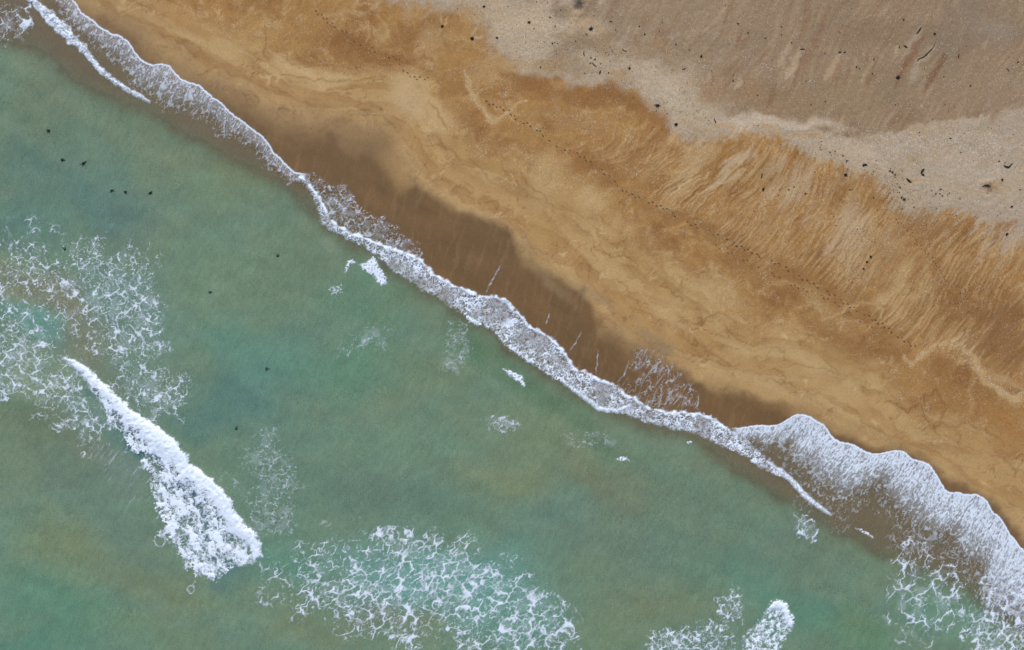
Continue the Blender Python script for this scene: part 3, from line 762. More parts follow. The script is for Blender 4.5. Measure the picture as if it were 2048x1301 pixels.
TEAL, OLIVE, SLATE, SILT, GREEN = C(98, 139, 124), C(122, 134, 106), C(99, 123, 116), C(124, 112, 90), C(96, 132, 106)
wmix(sstep(-0.3, 0.7, fbm(U / 210, V / 150, 4, 75)) * 0.5, OLIVE)
wmix(sstep(-0.2, 0.8, fbm(U / 180, V / 150, 4, 76)) * 0.5, C(100, 130, 118))
for b in [(90, 200, 120, 90, 20, C(112, 126, 104), .7), (300, 290, 130, 60, 30, C(116, 130, 104), .6), (250, 430, 110, 80, 30, SLATE, .75), (60, 330, 120, 80, 0, C(92, 122, 112), .7), (180, 400, 150, 60, 20, C(90, 122, 116), .6), (40, 440, 90, 50, 0, C(88, 124, 120), .6), (200, 360, 60, 50, 0, C(100, 130, 120), .5),
          (430, 390, 110, 90, 20, C(116, 136, 110), .85), (460, 330, 100, 40, 30, C(118, 128, 100), .6), (440, 560, 130, 90, 0, C(116, 138, 112), .6), (560, 440, 120, 60, 30, C(112, 132, 108), .5), (620, 560, 130, 70, 10, C(106, 130, 108), .6),
          (480, 700, 130, 80, 10, TEAL, .7), (560, 730, 120, 70, 10, TEAL, .75), (490, 790, 120, 70, 0, C(90, 128, 120), .8), (430, 820, 80, 60, 0, C(88, 124, 116), .7), (740, 620, 120, 60, 10, C(100, 134, 112), .6), (700, 740, 120, 60, 0, C(96, 138, 114), .7),
          (860, 590, 120, 40, 30, GREEN, .7), (980, 700, 110, 50, 35, C(88, 124, 96), .8), (1090, 800, 110, 36, 30, C(84, 120, 94), .8), (1180, 870, 90, 30, 25, C(88, 122, 98), .7), (880, 750, 130, 50, 10, C(114, 132, 106), .7), (830, 880, 150, 50, 0, C(112, 140, 118), .6),
          (1060, 880, 150, 70, 20, C(120, 138, 110), .75), (1010, 960, 130, 60, 10, C(124, 136, 106), .6), (1200, 940, 160, 60, 20, C(116, 128, 102), .7), (1230, 990, 110, 40, 40, C(118, 124, 100), .7), (1340, 1010, 150, 80, 20, C(108, 126, 108), .7), (1130, 1050, 120, 70, 0, C(102, 128, 118), .6),
          (1280, 1110, 140, 80, 0, C(104, 126, 112), .6), (1420, 1130, 120, 60, 30, C(100, 130, 112), .6), (1540, 1180, 130, 50, 40, C(92, 136, 120), .6), (1640, 1250, 110, 40, 40, C(88, 136, 114), .55), (1720, 1270, 70, 40, 30, C(92, 128, 96), .6), (1560, 1080, 120, 60, 30, C(104, 128, 112), .6),
          (1640, 1130, 100, 80, 30, C(102, 126, 110), .6), (1330, 1230, 150, 60, 0, C(118, 130, 102), .7), (1220, 1290, 90, 50, 0, C(118, 134, 104), .6), (860, 1010, 190, 60, 0, C(100, 128, 112), .6), (700, 980, 130, 60, 0, C(98, 124, 112), .6), (600, 1200, 120, 50, 30, C(106, 128, 104), .5),
          (640, 1270, 150, 40, 5, C(116, 130, 104), .7), (760, 1240, 120, 30, 10, C(126, 128, 102), .5), (60, 840, 120, 60, 20, C(104, 120, 98), .8), (180, 900, 120, 50, 30, C(112, 122, 104), .7), (120, 960, 140, 70, 20, C(104, 122, 108), .6), (110, 1090, 110, 70, 20, C(116, 131, 101), .65),
          (250, 1060, 120, 60, 20, C(100, 124, 112), .6), (300, 1160, 130, 50, 10, C(112, 126, 100), .7), (140, 1240, 170, 60, 10, C(88, 132, 112), .75), (60, 1180, 120, 60, 0, C(92, 134, 112), .6), (330, 1270, 170, 40, 10, C(106, 130, 106), .7), (40, 1300, 150, 40, 0, C(78, 124, 108), .7),
          (190, 800, 60, 26, 48, C(70, 116, 116), .75), (225, 870, 40, 26, 48, C(84, 122, 118), .6),
          # stirred up sand under the broken water on the left, and milky water full of bubbles
          (80, 560, 110, 50, 20, C(126, 132, 110), .85), (110, 620, 90, 50, 30, C(128, 126, 106), .75), (170, 700, 90, 60, 45, C(124, 124, 106), .8), (250, 780, 60, 40, 50, C(108, 118, 102), .6), (60, 640, 90, 36, 45, C(104, 150, 142), .8), (140, 770, 60, 40, 40, C(120, 142, 124), .7), (240, 590, 80, 60, 0, C(102, 134, 124), .6),
          (60, 740, 100, 50, 20, C(132, 150, 130), .8), (170, 840, 60, 40, 40, C(112, 140, 130), .7), (250, 930, 50, 50, 45, C(112, 132, 126), .6), (350, 960, 90, 46, 55, C(44, 94, 116), .9), (430, 1080, 90, 60, 55, C(58, 106, 120), .85), (280, 880, 60, 26, 50, C(50, 98, 108), .8),
          (800, 1150, 200, 80, 10, C(108, 154, 148), .85), (960, 1180, 180, 90, 20, C(106, 156, 148), .9), (260, 620, 110, 110, 0, C(114, 142, 132), .6), (300, 770, 80, 80, 0, C(112, 138, 128), .5), (1040, 1260, 110, 60, 20, C(100, 144, 128), .7), (580, 1130, 100, 60, 20, C(90, 138, 122), .7), (530, 950, 70, 80, 0, C(98, 130, 116), .5),
          (1850, 1180, 90, 60, 40, C(108, 138, 118), .6), (1900, 1240, 90, 50, 30, C(104, 146, 128), .7), (1640, 1000, 60, 16, 45, C(128, 140, 112), .5), (1960, 1250, 90, 50, 40, C(100, 140, 122), .6), (1550, 1240, 50, 40, 120, C(88, 136, 116), .7), (750, 560, 70, 26, 45, C(96, 134, 110), .6), (665, 490, 26, 14, 30, C(140, 156, 136), .6)]:
    wblob(*b)
# brown shallows where the bottom shows through
dg = tw - cG(sw) - 13 * sstep(620, 520, U) - 18 * sstep(540, 680, U) * sstep(1560, 1440, U)
sh = sstep(-40, 16, dg)
wmix(sstep(-120, 10, dg + 30 * fbm(U / 60, V / 40, 3, 77)) * 0.35, C(122, 124, 96))
wmix(np.exp(-((dg + 24) / 16.0) ** 2) * 0.30, C(94, 116, 94))
wmix(sh, C(124, 115, 94))
# slow marbling and brush-like streaks along the drift
mar = fbm((WU + WV) / 70, (WV - WU) / 95, 4, 78)
wc *= (1 + 0.065 * mar)[..., None]
ang = math.radians(122)
wc *= (1 + 0.075 * fbm((U * math.cos(ang) + V * math.sin(ang)) / 26, (V * math.cos(ang) - U * math.sin(ang)) / 9, 3, 79) * (1 - sh))[..., None]
depth = np.maximum(water_z(U, V) - ground_z(U, V), 0)
dW = t_ - cW(s_)
murk = 1 - np.exp(-depth / 0.9)
murk = np.maximum(murk, (1 - sh) * 0.93)
murk = np.where(sh > 0.5, np.clip(murk, 0.62, 0.84), murk) * sstep(4, -46, dW)
zz = water_z(U, V)
X, Y = unproject(U, V, zz)
keep = (dW < 3)
kq = keep[1:, 1:] | keep[:-1, 1:] | keep[1:, :-1] | keep[:-1, :-1]
me = mesh_np('sea_water', np.stack([X, Y, zz], -1).reshape(-1, 3), grid_quads(len(wu), len(wv), kq), M_WATER,
             {'tint': np.clip(wc * np.array([1.05, 1.11, 1.15], np.float32), 0.004, 0.9).reshape(-1, 3)}, {'murk': murk})
tag(link('sea', me), 'green turbid sea shading to brown over the shallow sand', kind='structure')
del WU, WV, wc

# ------------------------------------------------------------------ foam
def foam(name, bbox, fn, label, step=1.5, cat=None, group=None, kind='stuff', thr=0.05, base=0.02, parts=None):
    """fn(u, v) gives how much of the water is covered and how high the foam stands;
    parts = (name inside, name outside): fn then also gives a mask that divides the foam into two named parts"""
    x0, y0, x1, y1 = bbox
    fu = np.arange(x0, x1 + step, step, dtype=np.float32)
    fv = np.arange(y0, y1 + step, step, dtype=np.float32)
    u, v = np.meshgrid(fu, fv)
    res = fn(u, v)
    cov, hgt = np.clip(res[0], 0, 1).astype(np.float32), np.asarray(res[1])
    on = cov > thr
    kq = on[1:, 1:] | on[:-1, 1:] | on[1:, :-1] | on[:-1, :-1]

    def build(nm, keep, parent, org):
        q = grid_quads(len(fu), len(fv), keep)
        used = np.unique(q)
        remap = np.zeros(u.size, np.int32)
        remap[used] = np.arange(len(used))
        uu, vv = u.ravel()[used], v.ravel()[used]
        zz = water_z(uu, vv) + base + hgt.ravel()[used]
        X, Y = unproject(uu, vv, zz)
        co = np.stack([X, Y, zz], -1) - np.array(org, np.float32)
        me = mesh_np(nm, co, remap[q], M_FOAM, None, {'cover': cov.ravel()[used]})
        return link(nm, me, parent, org if parent is None else None)
    ou, ov = u[on].mean(), v[on].mean()
    org = at(ou, ov, base, True)
    if parts is None:
        return tag(build(name, kq, None, org), label, cat, group, kind)
    root = tag(link(name, None, None, org), label, cat, group, kind)
    m = res[2][1:, 1:] > 0.5
    build(parts[0], kq & m, root, org)
    build(parts[1], kq & ~m, root, org)
    return root


def lace(u, v, cell, thick, M, seed, ang=0.0, stretch=1.0, curl=0.36):
    """net of foam threads round cells of clear water: thin walls, thicker knots, frayed edges"""
    wu_ = u + curl * cell * (perlin(u / (cell * 0.9), v / (cell * 0.9), seed + 1) + 0.55 * perlin(u / (cell * 0.4), v / (cell * 0.4), seed + 1.5)) + cell * 0.6 * perlin(u / (cell * 3), v / (cell * 3), seed + 5)
    wv_ = v + curl * cell * (perlin(u / (cell * 0.9), v / (cell * 0.9), seed + 2) + 0.55 * perlin(u / (cell * 0.4), v / (cell * 0.4), seed + 2.5))
    ca, sa = math.cos(ang), math.sin(ang)
    x, y = (wu_ * ca + wv_ * sa) / (cell * stretch), (wv_ * ca - wu_ * sa) / cell
    f1, f2 = worley(x, y, seed)
    e = f2 - f1 + 0.05 * perlin(u / 2.6, v / 2.6, seed + 6)
    n = sstep(-0.55, 0.45, fbm(u / (cell * 1.3), v / (cell * 1.3), 3, seed + 3))
    knot = 0.78 + 0.28 * sstep(0.35, 0.80, f1)
    M = np.minimum(M, 1.0)
    th = np.minimum(thick * 0.78 * (0.30 + 0.70 * M) * (0.34 + 0.72 * n) * knot, 0.22)
    on = sstep(0.0, 0.25, M - 0.30 * (1 - n)) * (0.62 + 0.38 * n)
    return np.clip((th - e) / (0.55 * th + 0.03), 0, 1) * on


def patch(poly, soft, warp, wscale, seed):
    def f(u, v):
        sd = polysd(u, v, poly)
        return sstep(-soft, soft, sd + warp * fbm(u / wscale, v / wscale, 3, seed))
    return f


def bb(poly, pad=25):
    p = np.array(poly)
    return (p[:, 0].min() - pad, p[:, 1].min() - pad, p[:, 0].max() + pad, p[:, 1].max() + pad)


def lace_patch(name, poly, label, cell=20, thick=0.3, soft=30, warp=45, wscale=50, seed=1, ang=0.0, stretch=1.0, dens=None, small=0.7, opac=0.86, **kw):
    pf = patch(poly, soft, warp, wscale, seed)

    def fn(u, v):
        M = pf(u, v)
        if dens is not None:
            M = M * dens(u, v)
        M = M * (0.55 + 0.6 * sstep(-0.5, 0.5, fbm(u / 70, v / 70, 2, seed + 20)))
        a = lace(u, v, cell, thick, M, seed, ang, stretch)
        b = lace(u, v, cell * 0.48, thick * 0.9, M * small, seed + 8, ang, stretch) * 0.75
        veil = 0.16 * M * sstep(-0.2, 0.6, fbm(u / 26, v / 26, 3, seed + 21))
        c = np.maximum(np.maximum(a, b) * opac, veil)
        return c, 0.03 * c
    return foam(name, bb(poly), fn, label, **kw)


def peaks(*ps):
    def f(u, v):
        d = np.full(u.shape, 0.25, np.float32)
        for x, y, r, a in ps:
            d = np.maximum(d, a * np.exp(-((u - x) ** 2 + (v - y) ** 2) / (r * r)))
        return d
    return f


lace_patch('foam_patch', [(-30, 430), (60, 440), (130, 480), (230, 490), (310, 495), (335, 540), (318, 600), (325, 660), (358, 720), (372, 800), (350, 860), (325, 850), (260, 800), (190, 725), (120, 690), (0, 585), (-30, 560)],
           'net of thin white foam spread over green water shoreward of the big breaker', 17, 0.27, 34, 40, 50, 101, 0.9, 1.45,
           peaks((270, 620, 110, 1.0), (220, 560, 120, .8), (320, 790, 70, .9), (230, 700, 90, .8), (80, 540, 90, .55), (60, 480, 90, .45)))
lace_patch('foam_patch', [(-30, 560), (20, 590), (70, 640), (128, 715), (185, 790), (215, 850), (205, 900), (180, 925), (150, 870), (110, 850), (60, 830), (25, 795), (-30, 785)],
           'swirling pale foam at the left edge behind the crest of the big breaker', 19, 0.32, 16, 26, 40, 131, 0.75, 1.6,
           peaks((40, 690, 80, 1.0), (20, 775, 50, 1.0), (110, 780, 70, .8), (170, 850, 50, .7), (30, 620, 60, .9)))
lace_patch('foam_patch', [(535, 850), (560, 862), (578, 925), (602, 955), (592, 1010), (585, 1060), (545, 1100), (500, 1045), (460, 985), (438, 950), (485, 885)],
           'faint lacy foam just to the right of the big breaker', 16, 0.20, 26, 30, 40, 161, 0.4, 1.1, opac=0.6, dens= peaks((560, 960, 60, .9), (520, 900, 50, .7), (540, 1040, 60, .8)))
lace_patch('foam_patch', [(500, 1120), (600, 1100), (680, 1065), (720, 1040), (800, 1055), (870, 1070), (930, 1080), (960, 1108), (1030, 1125), (1080, 1165), (1130, 1195), (1165, 1240), (1160, 1330), (1000, 1330), (820, 1290), (700, 1288), (640, 1250), (570, 1210), (500, 1190)],
           'wide bright net of foam along the bottom edge, left of centre', 21, 0.36, 34, 34, 50, 191, -0.55, 1.6,
           peaks((830, 1170, 130, 1.0), (950, 1190, 120, 1.0), (1060, 1260, 110, 1.0), (740, 1200, 110, .85), (620, 1170, 110, .55), (870, 1100, 90, .75)), step=1.4)
lace_patch('foam_patch', [(1285, 1330), (1300, 1272), (1330, 1258), (1390, 1262), (1432, 1238), (1442, 1195), (1466, 1172), (1490, 1192), (1482, 1245), (1450, 1330)],
           'curved tail of clumpy foam at the bottom edge, left of the small breaker', 14, 0.42, 12, 18, 24, 221, -0.7, 1.2, peaks((1320, 1290, 60, .9), (1400, 1290, 60, 1.0), (1455, 1205, 40, .9)))
lace_patch('foam_patch', [(1785, 1080), (1830, 1060), (1880, 1085), (1935, 1110), (1960, 1140), (1930, 1190), (1930, 1260), (1850, 1290), (1780, 1270), (1770, 1190)],
           'long stringy foam threads trailing seaward from the right-hand swash', 26, 0.26, 26, 26, 40, 251, math.radians(118), 1.7, peaks((1840, 1110, 70, 1.0), (1820, 1190, 70, .9), (1815, 1260, 60, 1.0), (1900, 1200, 70, .8)), small=0.5)
lace_patch('foam_patch', [(1945, 1140), (1990, 1120), (2070, 1160), (2070, 1330), (1925, 1330), (1930, 1270), (1960, 1210)],
           'thick bright foam net in the bottom right corner', 17, 0.46, 18, 26, 40, 281, math.radians(120), 1.35, peaks((2020, 1270, 90, 1.1), (1960, 1290, 60, .9), (2010, 1190, 70, .9)))
lace_patch('foam_patch', [(895, 660), (925, 655), (938, 690), (930, 730), (905, 740), (885, 715), (900, 690)], 'sparse foam specks on green water below the middle of the shore break', 13, 0.16, 18, 20, 24, 311, 0.3, 1.0, opac=0.5)
lace_patch('foam_patch', [(695, 690), (735, 655), (770, 660), (765, 685), (720, 705), (690, 710)], 'few faint foam threads in open green water left of centre', 16, 0.15, 16, 18, 24, 331, 2.6, 1.6, opac=0.5)
lace_patch('foam_patch', [(968, 838), (1000, 832), (1035, 842), (1025, 862), (985, 862)], 'small round patch of white foam in open water near the centre', 10, 0.34, 8, 10, 12, 351, 0.3, 1.2, opac=0.7)
lace_patch('foam_patch', [(1110, 868), (1190, 862), (1225, 885), (1200, 898), (1130, 885)], 'faint foam streaks in open water left of the smallest whitecap', 14, 0.12, 14, 14, 20, 371, 0.3, 1.6, opac=0.5)
lace_patch('foam_patch', [(1590, 1030), (1612, 1028), (1630, 1052), (1628, 1085), (1612, 1075), (1590, 1075)], 'little ring of foam seaward of the right-hand swash', 20, 0.24, 7, 9, 12, 391, 1.0, 1.2)
lace_patch('foam_patch', [(-30, 20), (20, 10), (60, 10), (80, 40), (50, 65), (20, 85), (-30, 90)], 'loops of foam over brown shallows in the top left corner', 24, 0.20, 14, 18, 24, 411, 0.5, 1.1, small=0.3)
lace_patch('foam_patch', [(660, 575), (680, 572), (682, 586), (662, 588)], 'tiny scrap of foam below the left whitecap', 9, 0.3, 5, 6, 8, 431, 0.3, 1.2)


# the big breaker
BR_TOP = [(122, 712), (150, 718), (178, 738), (205, 765), (235, 790), (262, 818), (298, 842), (330, 864), (352, 882), (372, 906), (382, 928), (402, 942), (425, 960), (446, 980), (462, 1000), (472, 1025), (490, 1048), (512, 1066), (521, 1088), (524, 1112)]
BR_LOW = [(505, 1128), (470, 1142), (430, 1163), (408, 1158), (382, 1142), (352, 1112), (345, 1090), (318, 1070), (322, 1040), (308, 1000), (300, 955), (276, 915), (256, 895), (240, 868), (215, 850), (198, 805), (172, 765), (145, 735)]


def breaker(u, v):
    sd = polysd(u, v, BR_TOP + BR_LOW)
    dt, k = segdist(u, v, BR_TOP)
    rag = fbm(u / 20, v / 20, 4, 501)
    fine = fbm(u / 6, v / 6, 3, 506, 0.6)
    lower = sstep(25, 60, dt)                          # away from the leading edge the foam frays
    edge = sstep(-2.5, 3.5, sd + 4 * rag + 2.5 * fine - lower * (4 + 16 * rag + 12 * fine))
    width = np.interp(k, [0, 0.25, 0.45, 0.7, 1.0], [12, 22, 34, 30, 16]).astype(np.float32)
    front = sstep(1.7, 0.6, dt / width + 0.35 * rag)
    ang = 0.95
    xs, ys = u * math.cos(ang) + v * math.sin(ang), v * math.cos(ang) - u * math.sin(ang)
    ws = 7 * perlin(u / 14, v / 14, 507)
    tuft = fbm((xs + ws) / 34, (ys + ws) / 17, 5, 503, 0.62)
    spray = fbm((xs * 0.4 + ys) / 4.2, (ys * 0.4 - xs) / 11, 3, 508, 0.6)
    l2 = lace(u, v, 17, 0.42, np.ones_like(u), 504, ang, 1.3, 0.8)
    hair = 1 - 2.2 * np.abs(fbm(u / 8 + 0.6 * rag, v / 8 + 0.6 * fine, 3, 509, 0.6))
    back = np.clip(0.50 + 1.15 * tuft + 0.30 * spray + 0.42 * hair, 0, 1)
    back = np.maximum(back, l2 * 0.8)
    cov = edge * np.clip(front * (1.0 + 0.25 * fine) + (1 - front) * back, 0, 1)
    roll = np.interp(k, [0, 0.15, 0.5, 0.9, 1.0], [0.2, 0.55, 0.8, 0.5, 0.2]).astype(np.float32)
    bil = np.sqrt(np.clip(1 - 1.6 * np.abs(fbm(u / 17, v / 17, 2, 502)), 0, 1))
    h = roll * (0.20 + 0.8 * np.exp(-(((dt - width * 0.6) / (width * 0.8)) ** 2))) + 0.10 * bil * (0.2 + 0.8 * front) + 0.07 * tuft * (1 - front)
    return cov, np.maximum(h, 0) * np.clip(cov * 1.4, 0.05, 1) * sstep(-2, 6, sd), (dt < width * 1.25)


foam('breaking_wave', bb(BR_TOP + BR_LOW, 20), breaker, 'big breaking wave with a thick white crest and ragged foam behind it', 1.3, 'wave', None, None, parts=('crest', 'trailing_foam'))

SB = [(1480, 1340), (1488, 1272), (1505, 1255), (1528, 1232), (1540, 1208), (1556, 1199), (1572, 1208), (1588, 1238), (1586, 1256), (1572, 1275), (1560, 1300), (1545, 1340)]


def small_breaker(u, v):
    sd = polysd(u, v, SB)
    dt, _ = segdist(u, v, [(1542, 1206), (1556, 1200), (1574, 1210), (1588, 1240)])
    rag = fbm(u / 9, v / 9, 3, 511)
    e = sstep(-3, 4, sd + 4 * rag + 3 * fbm(u / 4, v / 4, 2, 514))
    fr = sstep(22, 8, dt)
    c = e * np.clip(fr + (1 - fr) * np.clip(0.30 + 0.9 * fbm(u / 9, v / 9, 4, 512, 0.65) + 0.8 * (0.5 - np.abs(fbm(u / 5, v / 5, 3, 513))), 0, 1), 0, 1)
    return c, c * (0.08 + 0.22 * fr + 0.05 * rag), fr > 0.5


foam('breaking_wave', bb(SB, 15), small_breaker, 'small breaking wave topped with white, at the bottom edge right of centre', 1.3, 'wave', None, None, parts=('crest', 'trailing_foam'))


def cap(poly, seed, h=0.3, rough=5):
    def f(u, v):
        sd = polysd(u, v, poly)
        r = fbm(u / 7, v / 7, 3, seed)
        e = sstep(-1.5, 2.5, sd + rough * r * 0.6)
        f = fbm(u / 4, v / 4, 3, seed + 1)
        c = e * np.clip(sstep(-5, 5, sd + 6 * f) * (0.95 + 0.7 * f), 0, 1)
        return c, c * h * 0.35
    return f


for poly, sd_, lab in [
    ([(720, 530), (734, 522), (746, 514), (753, 518), (757, 530), (766, 543), (774, 556), (773, 570), (764, 572), (754, 566), (746, 553), (734, 545), (722, 538)], 521, 'oblong whitecap left of centre just seaward of the shore break'),
    ([(695, 522), (706, 519), (716, 530), (708, 527), (700, 530), (694, 545), (688, 546)], 524, 'thin hooked whitecap beside the left end of a larger oblong one'),
    ([(926, 629), (940, 633), (957, 640), (968, 653), (955, 652), (938, 645)], 527, 'slim whitecap touching the seaward side of the shore break at mid picture'),
    ([(1003, 737), (1018, 740), (1035, 748), (1045, 752), (1050, 768), (1051, 778), (1042, 770), (1026, 758), (1012, 748)], 530, 'wedge-shaped whitecap in green water near the picture centre'),
    ([(1233, 918), (1242, 913), (1253, 914), (1261, 924), (1252, 922), (1240, 923)], 533, 'smallest whitecap, alone in open water right of centre'),
    ([(1885, 1132), (1898, 1127), (1908, 1131), (1914, 1139), (1900, 1135)], 536, 'small whitecap on brown water under the right-hand swash'),
    ([(1710, 1056), (1726, 1060), (1740, 1068), (1749, 1078), (1734, 1071), (1720, 1063)], 539, 'thin whitecap line on brown shallows seaward of the right-hand swash'),
    ([(1372, 884), (1380, 882), (1386, 886), (1378, 888)], 542, 'tiny fleck of whitecap on the brown shallows right of centre'),
]:
    foam('whitecap', bb(poly, 10), cap(poly, sd_, rough=4 if sd_ != 524 else 2.5), lab, 1.1, 'whitecap', 'whitecaps on the green water', None)


# broken water along the shore
def band(center, widths, seed, cell, dens, h=0.18, jag=5, solid=0.0):
    ks = np.linspace(0, 1, len(widths))

    def f(u, v):
        d, k = segdist(u, v, center)
        w = np.interp(k, ks, widths).astype(np.float32)
        rag = fbm(u / 12, v / 12, 3, seed)
        M = sstep(-3, 3, w - d + jag * rag * np.clip(w / 10, 0.3, 1))
        l = lace(u, v, cell, dens, np.ones_like(u), seed + 4, 0.6, 1.2, 0.6)
        c = M * np.clip(solid + 0.25 * (1 + rag) + l, 0, 1)
        return c, c * (0.6 * h * np.exp(-(d / (w * 0.8 + 1)) ** 2) + 0.03 * rag)
    return f


TLB = [(40, -20), (62, 0), (90, 24), (112, 46), (128, 62), (145, 78), (165, 95), (185, 122), (205, 145), (232, 165), (262, 183), (280, 192), (298, 204)]
foam('shore_break', bb(TLB, 30), band(TLB, [3, 5, 7, 11, 12, 10, 7, 5, 5, 5, 4, 4, 2], 601, 9, 1.3, 0.3, solid=0.30), 'narrow white breaking ridge inside the top left swash', 1.2, 'wave', 'waves breaking along the shore', None)

SBL = [(590, 352), (612, 372), (628, 395), (636, 425), (645, 452), (665, 462), (700, 482), (735, 498), (760, 518), (790, 545), (820, 566), (850, 582), (900, 612), (945, 638), (985, 662), (1010, 692), (1060, 728), (1110, 758), (1160, 788), (1205, 822),
       (1240, 826), (1262, 832), (1300, 850), (1350, 858), (1400, 870), (1440, 892), (1480, 908), (1520, 935), (1560, 955), (1572, 950), (1532, 915), (1500, 886), (1470, 866)]
i0 = WATER_EDGE.index((840, 515))
i1 = WATER_EDGE.index((1450, 852))
SBU = [(1450, 852)] + WATER_EDGE[i0:i1][::-1] + [(815, 506), (790, 496), (760, 486), (730, 474), (706, 466), (680, 452), (662, 440), (652, 418), (640, 392), (622, 370), (604, 352)]


def shore_break(u, v):
    poly = SBL + SBU
    sd = polysd(u, v, poly)
    du_, _ = segdist(u, v, SBU)
    rag = fbm(u / 13, v / 13, 4, 611)
    M = sstep(-2.5, 3.5, sd + 4 * rag)
    one = np.ones_like(u)
    open_ = sstep(640, 690, u) * sstep(800, 740, u) * 0.25 + sstep(770, 810, u) * sstep(930, 860, u) * 0.35
    dl_, _ = segdist(u, v, SBL)
    fr = du_ / (du_ + dl_ + 1)                           # 0 at the front edge, 1 at the seaward edge
    thin = sstep(0.15, 1.0, fr)
    l1 = lace(u, v, 13, 0.80, 1 - 0.45 * thin, 612, 0.9, 1.25, 0.6)
    l2 = lace(u, v, 7, 0.60, 1 - 0.4 * thin, 613, 0.9, 1.2, 0.8)
    big = 0.62 + 0.7 * sstep(-0.5, 0.5, fbm(u / 48, v / 48, 2, 615))
    l1, l2 = l1 * big, l2 * big
    rw_ = 5 + 4 * perlin(u / 18, v / 18, 614)
    rim = sstep(rw_ + 4, rw_ - 2, du_)
    veil = 0.20 + 0.22 * rag
    c = np.clip(np.maximum(np.maximum(l1, l2 * 0.85) * (1 - open_ * sstep(14, 30, du_)), np.maximum(veil * (1 - 0.5 * thin), rim * (0.85 + 0.3 * rag))), 0, 1) * M
    hgt = 0.04 + 0.16 * np.exp(-((du_ - 9) / 8) ** 2) + 0.03 * rag
    return c, c * hgt


foam('shore_break', bb(SBL + SBU, 20), shore_break, 'long white band of broken wave running diagonally along the middle of the shore', 1.2, 'wave', 'waves breaking along the shore', None)

for pts, w, sd_, lab in [([(1125, 762), (1145, 778), (1170, 796), (1200, 818), (1235, 822), (1258, 812)], [2, 4, 4, 5, 4, 3], 621, 'thin white wave lip on the seaward side of the shore break'),
                         ([(1535, 925), (1560, 942), (1580, 958), (1605, 985), (1630, 1008), (1662, 1030)], [2, 5, 5, 5, 4, 2], 631, 'thin white wave lip crossing the seaward side of the right-hand swash')]:
    foam('shore_break', bb(pts, 20), band(pts, w, sd_, 7, 0.9, 0.2, 3, 0.3), lab, 1.2, 'wave', 'waves breaking along the shore', None)


# sheets of swash: streaky foam thickest at the waterline, with a bright rim
def swash(u0, u1, depth_pts, rim, amount, seed, lacecell=10):
    dx, dl = zip(*depth_pts)

    def f(u, v):
        s, t = st(u, v)
        d = cW(s) - t                                  # pixels seaward of the waterline
        D = np.interp(u, dx, dl).astype(np.float32) * (1 + 0.35 * perlin(s / 45, t / 200, seed))
        ca = 0.25 * perlin(s / 120, t / 120, seed + 1)
        x, y = s + d * ca, d
        stk = fbm(x / 5.0, y / 26, 4, seed + 2, 0.6)
        fine = fbm(x / 2.6, y / 6, 2, seed + 3)
        rho = amount * sstep(1.15, 0.15, d / D)
        lf = lace(u, v, lacecell, 0.34, sstep(1.15 if u0 < 100 else 1.7, 0.4, d / D), seed + 4, math.radians(120), 2.3, 0.5)
        c = sstep(0.36, 0.92, rho + 0.26 * stk + 0.30 * fine) * 0.8
        c = np.maximum(c * (d < D * (1.1 if u0 < 100 else 1.3)), lf * 0.75 * (rho + 0.35))
        c = np.maximum(c, 0.38 * sstep(0.10, 0.8, rho) * (0.8 + 0.5 * fine))
        r = np.exp(-((d - 1.8) / 2.0) ** 2) * rim
        c = np.maximum(c, r)
        m = sstep(u0 - 12, u0 + 12, u) * sstep(u1 + 12, u1 - 12, u) * sstep(-1.5, 0.5, d)
        return c * m, (0.015 + 0.03 * c + 0.02 * stk * c)
    return f


foam('swash_foam', (60, -30, 640, 420), swash(66, 610, [(60, 34), (150, 42), (210, 52), (270, 66), (300, 84), (350, 74), (440, 52), (520, 42), (600, 30)], 1.0, 0.50, 701),
     'sheet of streaky lilac foam running up the sand at top left', 1.3)
foam('swash_foam', (1440, 800, 2090, 1290), swash(1470, 2080, [(1440, 30), (1540, 60), (1600, 120), (1680, 135), (1760, 105), (1830, 120), (1900, 120), (1980, 130), (2048, 150)], 1.15, 0.78, 721),
     'broad sheet of thick streaky foam with scalloped edge at lower right', 1.3)

LB = [(606, 352), (630, 346), (645, 362), (662, 372), (690, 374), (706, 392), (712, 408), (735, 425), (775, 440), (795, 458), (808, 474), (838, 494), (842, 520), (800, 500), (760, 486), (720, 470), (680, 450), (660, 435), (648, 405)]
lace_patch('swash_foam', LB, 'thin lobes of foam thread on wet sand above the left end of the shore break', 12, 0.24, 5, 7, 14, 741, 0.9, 1.5, opac=0.6)
RB = [(1250, 770), (1290, 755), (1265, 725), (1272, 700), (1300, 700), (1330, 725), (1345, 745), (1370, 760), (1390, 790), (1388, 815), (1330, 818), (1290, 805)]


def backwash(u, v):
    M = sstep(-14, 12, polysd(u, v, RB) + 12 * fbm(u / 22, v / 22, 2, 761))
    x, y = st(u + 8 * perlin(u / 60, v / 60, 762), v)
    k = fbm(x / 4.5, y / 45, 3, 763, 0.6)
    c = np.maximum(M * sstep(0.1, 0.9, k) * 0.28, lace(u, v, 13, 0.22, M, 764, math.radians(115), 2.2, 0.6) * 0.42)
    return c, 0.01 + 0.02 * c


foam('swash_foam', bb(RB, 20), backwash, 'wispy foam streaks draining down wet sand above the middle of the shore break', 1.3)

